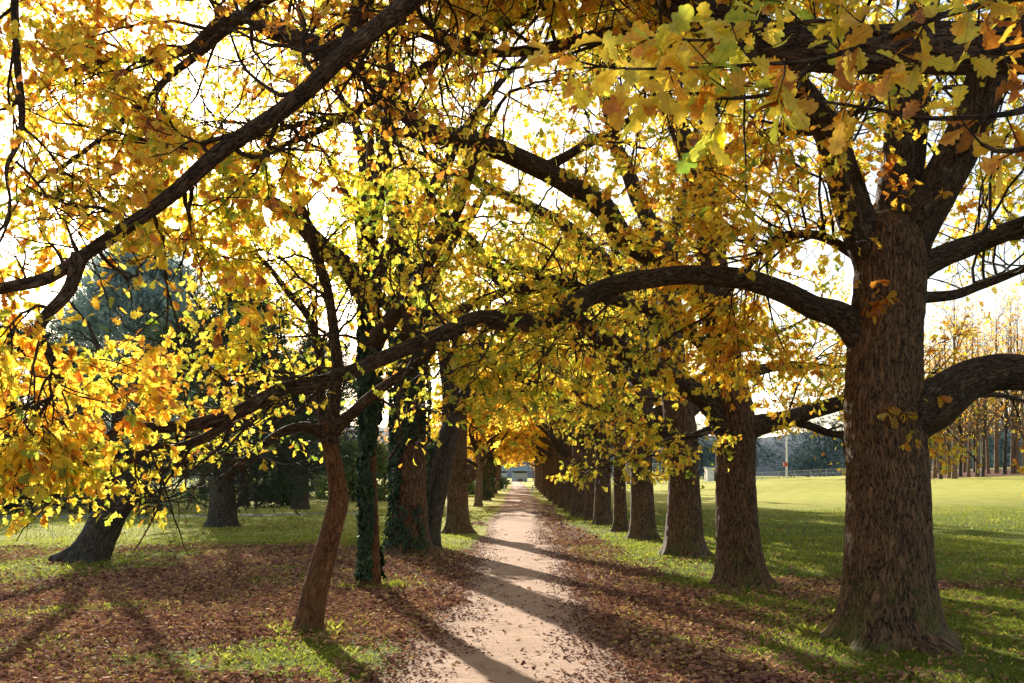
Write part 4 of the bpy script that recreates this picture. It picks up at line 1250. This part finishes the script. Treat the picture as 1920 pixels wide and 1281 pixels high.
def build_block():
    """pale block building with two wings and a flat roof, at the end of the path"""
    d = 232.0
    k = d / F
    X = lambda px: (px - CX) * k
    root = thing('block_building', (X(962), d, 0), 'low pale block building with flat roof and central gap where the path ends', 'building')
    wall = flat_mat('painted_block', (0.50, 0.55, 0.62), .8, .08, 1.5)
    wall2 = flat_mat('grey_block', (0.46, 0.47, 0.44), .8, .08, 1.5)
    roofm = flat_mat('blue_roof_sheet', (0.28, 0.36, 0.44), .45, .1, .6)
    dark = flat_mat('dark_louvre', (0.03, 0.03, 0.035), .5, .2, 3)
    ox = X(962)
    def wing(x0, x1, mat, seed):
        g = Geo()
        box(g, ((X(x0) + X(x1)) / 2 - ox, 2.5, 1.2), (X(x1) - X(x0), 5, 2.4))
        o = g.build('wall', [mat], root, smooth=False)
        w = Geo()
        x, sx = (X(x0) + X(x1)) / 2 - ox, X(x1) - X(x0)
        # louvred opening strip under the eaves
        box(w, (x, -.01, 2.16), (sx * .92, .05, .40))
        for i in range(7):
            box(w, (x - sx * .42 + i * sx * .14, -.05, 2.16), (.05, .05, .40))
        w.build('louvre_strip', [dark], o, smooth=False)
        return o
    wing(926, 950.5, wall, 1)
    wing(959.5, 989, wall2, 2)
    g = Geo()
    # recessed back wall and side return in the gap
    box(g, ((X(959.5) + X(963)) / 2 - ox, -.02, 1.1), (X(963) - X(959.5), .10, 2.2))
    g.build('corner_panel', [wall], root, smooth=False)
    g = Geo()
    box(g, (0, 2.2, 2.55), (X(993) - X(923), 6.4, .16))
    box(g, (0, 2.9, 3.15), (X(986) - X(930), 4.0, 1.0))
    box(g, (0, -.99, 2.62), (X(994) - X(922), .08, .34))
    g.build('roof', [roofm], root, smooth=False)


def build_small_things():
    white = flat_mat('white_paint', (0.78, 0.77, 0.74), .5, .08, 6)
    darkp = flat_mat('weathered_post', (0.05, 0.045, 0.04), .8, .3, 6)
    red = flat_mat('red_plastic', (0.5, 0.06, 0.04), .5, .1, 6)
    steel = flat_mat('galvanised_steel', (0.45, 0.46, 0.47), .45, .15, 5, .6)
    def bollard(px, py, h, r, mat, label, name, group):
        d = 1.6 * F / (py - HY)
        x = (px - CX) / F * d
        root = thing(name, (x, d, float(gz(x, d))), label, 'bollard', group)
        g = Geo(); cyl(g, (0, 0, -.1), (0, 0, h), r, r * .95, 12); g.build('shaft', [mat], root)
        g = Geo(); cyl(g, (0, 0, h * .98), (0, 0, h * 1.06), r * 1.15, r * .7, 12); g.build('cap', [mat], root)
        g = Geo(); cyl(g, (0, 0, h * .72), (0, 0, h * .80), r * 1.06, r * 1.06, 12); g.build('band', [red if mat is white else white], root)
    bollard(998.5, 924, .62, .07, white, 'short white post on the right edge of the path beyond the trunks', 'marker_post', 'white marker posts')
    bollard(946, 922, .62, .06, white, 'short white post on the left edge of the path far along', 'marker_post', 'white marker posts')
    bollard(1103, 922, .75, .06, white, 'white post standing on the lawn behind the right-hand trunks', 'marker_post', 'white marker posts')
    bollard(946, 905, 1.0, .10, darkp, 'dark post left of the path just before the block building', 'gate_post', 'dark posts at the path end')
    bollard(985, 905, 1.0, .10, darkp, 'dark post right of the path just before the block building', 'gate_post', 'dark posts at the path end')
    rock = flat_mat('boulder_stone', (0.16, 0.12, 0.10), .9, .3, 3, bump=.6)
    for px, py, w, label in ((975, 902.5, 1.5, 'large brown boulder in front of the right wing of the block building'), (952.5, 902.8, .85, 'smaller brown boulder in front of the gap in the block building')):
        d = 222.0; x = (px - CX) / F * d
        g = Geo()
        th, ph = np.meshgrid(np.linspace(0, 2 * np.pi, 25)[:-1], np.linspace(.02, np.pi - .02, 12))
        v = np.stack([np.sin(ph) * np.cos(th) * w / 2, np.sin(ph) * np.sin(th) * w * .4, np.cos(ph) * w * .34 + w * .2], -1)
        v = v * (0.8 + .45 * fbm(v * 2.2 / w * 1.3 + px, 3, 5))[..., None]
        g.add(v.reshape(-1, 3), ring_faces(1, 12, 24))
        o = g.build('boulder', [rock]); o.location = (x, d, float(gz(x, d))); tag(o, label, 'boulder', 'boulders by the block building')
    # field light pole
    d = 136.0; x = (1475 - CX) / F * d; z = float(gz(x, d))
    root = thing('light_pole', (x, d, z), 'tall thin white pole with a red box standing on the playing field', 'light pole')
    g = Geo(); cyl(g, (0, 0, -.3), (0, 0, 11), .13, .07, 12); g.build('pole', [white], root)
    g = Geo(); box(g, (-.2, -.12, 1.9), (.5, .22, .55)); g.build('control_box', [red], root, smooth=False)
    for sx in (-.5, .5):
        g = Geo(); box(g, (sx, 0, 11.05), (.5, .35, .3)); g.build('lamp_head', [white], root, smooth=False)
    g = Geo(); box(g, (0, 0, 10.85), (1.5, .08, .08)); g.build('crossbar', [steel], root, smooth=False)
    # field rail fence
    d = 124.0
    x0, x1 = (1400 - CX) / F * d, (1760 - CX) / F * d
    root = thing('rail_fence', (x0, d, 0), 'low thin wire fence along the near side of the playing field', 'fence')
    n = 13
    hs = .95
    xs = np.linspace(x0, x1, n)
    for i, xx in enumerate(xs):
        g = Geo(); zz = float(gz(xx, d)); cyl(g, (xx - x0, 0, zz - .2), (xx - x0, 0, zz + hs), .03, .03, 8); g.build('post', [steel], root)
    for hh in (hs - .03, hs * .5):
        pts = np.stack([xs - x0, xs * 0, gz(xs, np.full(n, d)) + hh], -1)
        g = Geo(); add_tubes(g, pts[None], np.full((1, n), .022), 6); g.build('rail', [steel], root)
    g = Geo()
    for i in range(160):
        xx = x0 + (x1 - x0) * (i + .5) / 160; zz = float(gz(xx, d))
        box(g, (xx - x0, .01, zz + hs * .5), (.008, .008, hs * .94))
    g.build('wire_mesh', [steel], root, smooth=False)
    # tall mesh fence behind the trunks
    d = 138.0
    x0, x1 = (1090 - CX) / F * d, (1250 - CX) / F * d
    root = thing('court_fence', (x0, d, 0), 'tall wire mesh sports fence behind the right-hand trunks', 'fence')
    xs = np.linspace(x0, x1, 7)
    for xx in xs:
        g = Geo(); cyl(g, (xx - x0, 0, -.2), (xx - x0, 0, 3.2), .04, .04, 8); g.build('post', [steel], root)
    for hh in (3.15, .15):
        g = Geo(); pts = np.stack([xs - x0, xs * 0, xs * 0 + hh], -1); add_tubes(g, pts[None], np.full((1, 7), .028), 6); g.build('rail', [steel], root)
    g = Geo()
    for i in range(110):
        xx = (x1 - x0) * (i + .5) / 110
        box(g, (xx, .01, 1.65), (.012, .012, 2.95))
    for i in range(24):
        box(g, ((x1 - x0) / 2, .02, .25 + i * .12), (x1 - x0, .010, .010))
    g.build('wire_mesh', [steel], root, smooth=False)
    # small clubhouse corner behind second trunk
    d = 150.0
    root = thing('field_shed', ((1331 - CX) / F * d, d, float(gz((1331 - CX) / F * d, d))), 'small white shed at the field edge beside the second right-hand trunk', 'shed')
    g = Geo(); box(g, (1.4, 1.2, 1.0), (3.6, 2.4, 2.0)); g.build('wall', [white], root, smooth=False)
    g = Geo(); box(g, (1.4, 1.2, 2.08), (3.9, 2.7, .14)); g.build('roof', [steel], root, smooth=False)
    g = Geo(); box(g, (1.1, -.02, .85), (.9, .05, 1.7)); g.build('door', [darkp], root, smooth=False)


# ------------------------------------------------------------------ assemble
build_ground()
build_path()
build_hills()
build_litter()
build_grass()
build_R0()
build_R1()
build_R2()
build_R3()
build_L1()

def own(seed, hue, m, H=12.0, nl=9, n1=None, **kw):
    return lambda at: make_variant(seed, H, None, hue=hue, m=m, at=at, nl=nl, n1=n1, **kw)


VA = make_variant(301, 12.0, None, hue=.48, m=4)
VB = make_variant(302, 12.5, None, hue=.52, m=4)
VF = make_variant(303, 12.0, None, far=True, hue=.56)
VG = make_variant(304, 12.0, None, far=True, hue=.62)

right = [(1205, 24.5, .27, 'oak with slightly flared foot, fourth trunk from the camera in the right-hand row', own(311, .48, 4)),
         (1163, 27.9, .17, 'slimmest dark trunk of the right-hand row, between two thicker oaks', own(312, .5, 3)),
         (1130, 32.0, .29, 'dark thick oak just beyond the slimmest trunk of the right-hand row', own(313, .5, 4)),
         (1108, 35.0, .22, 'oak half hidden behind the dark thick trunk in the right-hand row', VA),
         (1086, 38.0, .31, 'stout oak midway down the right-hand row, left of the half hidden one', VA),
         (1070, 43.5, .26, 'oak midway down the right-hand row with slanting edge beside the stout one', VB),
         (1058, 48.0, .30, 'oak with pale left edge, first of the closely overlapping far trunks', VF),
         (1048, 53.0, .30, None, VG), (1039, 60.0, .32, None, VF), (1033, 66.0, .30, None, VG), (1027, 73.0, .30, None, VF), (1022, 81.0, .32, None, VG),
         (1017, 92.0, .32, None, VF), (1013, 104.0, .34, None, VG), (1009, 120.0, .34, None, VF), (1006, 140.0, .36, None, VG)]
for i, (px, d, r, lab, var) in enumerate(right):
    row_tree('oak_tree', px, d, r, lab or 'distant oak in the tightly overlapping far end of the right-hand row', OAKS if lab else 'oaks closing up at the far end of the right-hand row', var, 400 + i, H=1.0 + .12 * math.sin(i * 2.1))

# left row
t = row_tree('ivy_tree', 695, 14.2, .12, 'slim straight trunk sleeved in dark ivy, left of the path', LEFT, own(314, .44, 4, 11.0, 6, 5, zb=3.6, el0=28), 501, bark=M_SLIM, flare=.25, H=1.05, crown_scale=.8)
ivy_on(t, lambda z: (0, 0), lambda z: .125 + .06 * math.exp(-z / .3), 4.6, 8000, 601, math.pi)
t = row_tree('ivy_tree', 768, 19.9, .33, 'thick trunk with ivy climbing its left side and a spreading foot', LEFT, own(315, .46, 4, 12.0, 6, 4, zb=4.5, el0=32), 502, flare=.7, H=1.1, crown_scale=.95)
ivy_on(t, lambda z: (0, 0), lambda z: .37 + .25 * math.exp(-z / .3), 6.5, 9000, 602, math.pi)
t = row_tree('twin_trunk_tree', 806, 21.8, .19, 'grey twin stemmed tree leaning to the right behind the thick ivy trunk', LEFT, own(316, .48, 3, 10.5, 5, 4, zb=4.8, el0=35), 503, bark=M_GREYB, lean=(.45, 0), flare=.3, H=1.0, crown_scale=.85)
g = Geo()
big_tube(g, [np.array([-.05, -.1, -.1]), np.array([-.12, -.1, 1.0]), np.array([.25, -.1, 2.3]), np.array([.95, -.1, 3.8]), np.array([1.3, 0, 5.4])], [.17, .15, .13, .11, .06], 32, 80, disp=.006, seed=77)
g.build('stem', [M_GREYB], t)
ivy_on(t, lambda z: (-.12, 0), lambda z: .21, 2.4, 1500, 603, math.pi)
t = row_tree('oak_tree', 858, 27.2, .27, 'dark tree with a round burl bulging from its right side', LEFT, own(317, .52, 3, 12.0, 6, 5, zb=3.4, el0=24), 504, flare=.85, H=1.0, crown_scale=.9, knots=[(np.array([-.27, -.1, 1.35]), .16, .12)])
g = Geo()
th, ph = np.meshgrid(np.linspace(0, 2 * np.pi, 33)[:-1], np.linspace(.02, np.pi - .02, 20))
v = np.stack([np.sin(ph) * np.cos(th), np.sin(ph) * np.sin(th), np.cos(ph) * 1.15], -1)
v = v * (.15 + .13 * fbm(v * 2.5 + 3, 3, 9))[..., None] + np.array([.30, -.05, 1.62])
g.add(v.reshape(-1, 3), ring_faces(1, 20, 32), 0, bark=v.reshape(-1, 3))
g.build('burl', [M_BARK], t)
row_tree('tan_tree', 897, 50.0, .20, 'slender tan trunk standing alone in sun, left of the path', LEFT, VF, 505, bark=M_TAN, flare=.6, H=.9, crown_scale=.75)
t = row_tree('ivy_tree', 911, 62.0, .30, 'far trunk wrapped in bright green ivy on the left edge of the path', LEFT, VF, 506, bark=M_TAN, crown_scale=.8)
ivy_on(t, lambda z: (0, 0), lambda z: .45 + .2 * min(1, max(0, z - 1.5)), 5.5, 6000, 604)
for i, (px, d) in enumerate(((918, 70), (926, 84), (932, 100), (936, 122))):
    row_tree('oak_tree', px, d, .30, 'distant tree at the far end of the left-hand row', 'distant trees of the left-hand row', (VG, VF)[i % 2], 520 + i, crown_scale=.9)

# lawn on the left: leaning gnarled bare tree
def build_gnarled():
    D = 18.7
    base = np.append(P(160, 1052, D)[:2], float(gz(P(160, 1052, D)[0], D)))
    s = dict(SPEC, m=1, zmin=99)
    off = np.array([0, 0, base[2]])
    trunk = ([P(162, 1066, D), P(168, 1044, D), P(186, 1005, D), P(203, 965, D), P(205, 940, D)], [.36, .33, .30, .29, .26])
    bare = dict(n1=8, L1=(.9, 2.0), n2=6, L2=(.4, .9), n3=4, L3=(.15, .4), m=1, zmin=99, lift1=(.02, -.08), up1=.05, t0=.2)
    limbs = [(pix([(200, 965, D), (180, 930, D), (165, 890, D - .2), (110, 850, D - .5), (40, 830, D - .8), (-40, 790, D - 1)]), [.17, .14, .12, .09, .06, .03], dict(bare)),
             (pix([(204, 970, D), (232, 940, D), (250, 900, D), (270, 830, D + .2), (330, 720, D + .3), (380, 600, D + .4), (350, 545, D + .4)]), [.22, .18, .15, .12, .08, .05, .02], dict(bare, n1=12)),
             (pix([(206, 950, D), (205, 890, D - .1), (220, 800, D - .3), (200, 700, D - .6), (170, 620, D - .8)]), [.19, .16, .12, .08, .03], dict(bare, n1=10)),
             (pix([(230, 945, D), (290, 890, D - .4), (360, 860, D - .9), (450, 850, D - 1.2), (520, 870, D - 1.4)]), [.10, .08, .06, .04, .015], dict(bare, n1=10))]
    hero_tree('gnarled_tree', base, 'gnarled grey bare tree leaning right from a broad foot on the left lawn', None, trunk, limbs, s, 61, barkm=M_GREYB, limbm=M_GREYB,
              trunk_kw=dict(ns=72, K=120, disp=.012, flare=.6, flare_h=.2, lump=.10))
build_gnarled()


def build_yew():
    D = 31.4
    x, y, _ = P(415, 985, D)
    z = float(gz(x, y))
    root = evergreen('evergreen_tree', (x, y, z), 3.0, 0.75, 6.5, 'dark spreading evergreen with thick dark trunk on the left lawn', 'tree', M_DARKCON, 71, nb=60, per=90, size=.30, trunk_r=.36, conic=.2)
build_yew()

# far lawn tree with flared foot
xx, yy, _ = P(563, 952, 48.0)
evergreen('evergreen_tree', (xx, yy, float(gz(xx, yy))), 2.6, 1.8, 7.0, 'flare footed dark crowned tree far back on the left lawn', 'tree', M_DARKCON, 72, nb=50, per=80, size=.34, trunk_r=.32)

# conifers and shrubs closing the left
x, y, _ = P(262, 900, 118)
evergreen('blue_conifer', (x, y, 0), 10.6, 2.0, 27.0, 'broad blue grey conifer rising behind the left lawn', 'tree', M_BLUECON, 81, nb=260, per=170, size=.80, trunk_r=.5, conic=.25)
for i, (px, d, r, z1, lab) in enumerate(((20, 50, 4.2, 9.0, 'dark evergreen at the far left edge, beside the blue grey conifer'), (455, 56, 3.6, 12.0, 'dark green evergreen peeping out right of the blue grey conifer'),
                                         (-120, 48, 4.0, 8.0, 'dark evergreen mostly outside the left edge'), (600, 70, 4.4, 10.5, 'dark evergreen behind the leaning trunk, far back'))):
    x, y, _ = P(px, 900, d)
    evergreen('evergreen_tree', (x, y, 0), r, .4, z1, lab, 'tree', M_DARKCON, 90 + i, nb=90, per=90, size=.45, group='evergreens closing the left lawn')
sh = [(60, 44, 2.4, 3.2, M_DARKCON, 'dark rounded shrub at the left behind the strip of road'), (170, 45, 2.5, 2.8, M_DARKCON, 'dark shrub behind the gnarled bare tree'), (300, 44, 2.3, 3.0, M_DARKCON, 'dark shrub between the gnarled tree and the spreading evergreen'),
      (480, 52, 2.3, 2.6, M_DARKCON, 'dark shrub right of the spreading evergreen'), (530, 55, 1.3, 1.3, M_SHRUB, 'pale low shrub beside the flare footed tree'), (660, 62, 2.6, 3.6, M_SHRUB, 'sunlit light green shrub seen between the leaning trunk and the slim ivy trunk'),
      (720, 66, 2.4, 2.6, M_SHRUB, 'sunlit shrub behind the slim ivy trunk'), (842, 75, 2.0, 1.6, M_SHRUB, 'low pale shrub seen left of the burl trunk'), (880, 82, 2.0, 1.3, M_SHRUB, 'pale grassy clump right of the burl trunk'), (925, 112, 1.6, 1.1, M_SHRUB, 'low pale clump near the left end of the path')]
for i, (px, d, r, h, m, lab) in enumerate(sh):
    x, y, _ = P(px, 900, d)
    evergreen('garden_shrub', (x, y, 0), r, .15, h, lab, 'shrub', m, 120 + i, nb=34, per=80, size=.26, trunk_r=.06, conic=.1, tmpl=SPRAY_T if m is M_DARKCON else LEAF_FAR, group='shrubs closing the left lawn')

# copse of tall slim bare trees on the right slope
BM = [bare_mesh(700 + i, 12.5, .15, .2, hue=.70, nl=17, z0f=.22, mat=(M_TAN, M_GREYB, M_TAN)[i]) for i in range(3)]
lrc = np.random.default_rng(77)
cop = []
for i in range(34):
    if i < 14:
        d = lrc.uniform(74, 84); px = 1752 + 13 * i + lrc.uniform(-5, 5)
        d += (px - 1750) * .06
    else:
        d = lrc.uniform(90, 125); px = lrc.uniform(1735, 1980)
    x = (px - CX) / F * d
    place_pair('bare_tree', BM[i % 3], (x, d, float(gz(x, d))), 'tall slim bare tree in the copse on the slope beyond the lawn', 'tree', 'bare trees of the copse', lrc.uniform(0, 6), lrc.uniform(.75, 1.15))
# orange and pale trees behind the far end of the rows
BO = [bare_mesh(720 + i, 11.0, .18, .9, hue=.70, nl=12, z0f=.2, mat=M_TAN) for i in range(2)]
for i, (px, d) in enumerate(((700, 95), (750, 120), (800, 105), (850, 130), (890, 150), (1120, 165), (1180, 175), (1240, 160), (1060, 190), (1000, 265), (940, 262), (905, 255), (1040, 270), (640, 110))):
    x = (px - CX) / F * d
    place_pair('autumn_tree', BO[i % 2], (x, d, float(gz(x, d))), 'pale orange half bare tree far behind the rows of trunks', 'tree', 'half bare trees in the distance', i * 1.7, 1 + .25 * math.sin(i * 1.9))

for i, (px, d, sc_) in enumerate(((380, 112, 1.7), (500, 125, 2.0), (590, 104, 1.8), (690, 128, 2.1), (780, 140, 2.0), (870, 150, 2.0), (1090, 200, 2.2), (1180, 150, 1.8))):
    x = (px - CX) / F * d
    place_pair('autumn_tree', BO[i % 2], (x, d, float(gz(x, d))), 'tall pale half bare tree rising behind the canopy of the rows', 'tree', 'tall half bare trees behind the rows', i * 2.3, sc_)


def build_woods():
    lr = np.random.default_rng(55)
    g = Geo()
    n = 90
    d = lr.uniform(235, 330, n); px = lr.uniform(1080, 2050, n)
    x = (px - CX) / F * d
    zb = gz(x, d)
    h = lr.uniform(9, 20, n)
    b = []
    for k in range(n):
        u = lr.uniform(.1, 1, 14); az = lr.uniform(0, 6.28, 14)
        r = 4.2 * np.sqrt(1 - (u - .35) ** 2 * 1.6) * lr.uniform(.5, 1, 14)
        b.append(np.stack([x[k] + np.cos(az) * r, d[k] + np.sin(az) * r, zb[k] + h[k] * u], -1))
    b = np.concatenate(b)
    per = 40
    c = np.repeat(b, per, 0); o = lr.normal(0, 1, c.shape) * np.array([1.1, 1.1, .8]); pos = c + o
    dd = unit(o + np.array([0, 0, .4])); nr = unit(lr.normal(0, 1, c.shape) + np.array([0, -.5, .5]))
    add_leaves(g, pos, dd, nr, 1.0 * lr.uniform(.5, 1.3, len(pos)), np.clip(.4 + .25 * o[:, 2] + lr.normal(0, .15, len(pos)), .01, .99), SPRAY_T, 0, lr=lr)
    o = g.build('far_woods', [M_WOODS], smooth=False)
    tag(o, 'dark blue green mass of distant woods beyond the playing field', kind='stuff')


build_woods()
build_block()
build_small_things()

# ------------------------------------------------------------------ light
w = bpy.data.worlds.new('World'); sc.world = w; w.use_nodes = True
nt = w.node_tree
bg = nt.nodes['Background']
sky = nt.nodes.new('ShaderNodeTexSky'); sky.sky_type = 'NISHITA'; sky.sun_disc = False
elev = math.asin(SUN[2]); azim = math.atan2(SUN[0], SUN[1])
sky.sun_elevation = elev; sky.sun_rotation = azim % (2 * math.pi)
sky.air_density = 1.0; sky.dust_density = 1.2; sky.ozone_density = 1.0
hs = nt.nodes.new('ShaderNodeHueSaturation'); hs.inputs['Saturation'].default_value = 0.75
nt.links.new(sky.outputs[0], hs.inputs['Color'])
nt.links.new(mix_c(nt, 1.0, hs.outputs[0], (1.05, 1.0, 0.94), 'MULTIPLY'), bg.inputs[0]); bg.inputs[1].default_value = 0.095
sl = bpy.data.lights.new('sun', 'SUN'); sl.energy = 5.0; sl.angle = math.radians(0.55); sl.color = (1.0, 0.93, 0.80)
so = bpy.data.objects.new('sun', sl); col.objects.link(so)
so.rotation_euler = Vector(SUN).to_track_quat('Z', 'Y').to_euler()
so.location = (-20, 60, 25)

cam = bpy.data.cameras.new('camera'); co = bpy.data.objects.new('camera', cam); col.objects.link(co)
cam.sensor_width = 36; cam.lens = 36 * F / 1920; cam.shift_y = (HY - 640.5) / 1920
cam.clip_end = 6000; cam.clip_start = .05
co.location = (0, 0, CAMZ); co.rotation_euler = (math.pi / 2, 0, 0)
sc.camera = co

sc.render.engine = 'CYCLES'
sc.view_settings.view_transform = 'Standard'; sc.view_settings.look = 'None'; sc.view_settings.exposure = 0; sc.view_settings.gamma = 1
cy = sc.cycles
cy.max_bounces = 8; cy.diffuse_bounces = 5; cy.glossy_bounces = 2; cy.transmission_bounces = 5; cy.transparent_max_bounces = 10
cy.use_denoising = True
cy.denoiser = 'OPENIMAGEDENOISE'
cy.denoising_input_passes = 'RGB_ALBEDO_NORMAL'
cy.film_exposure = 2.55
cy.sample_clamp_indirect = 4.0
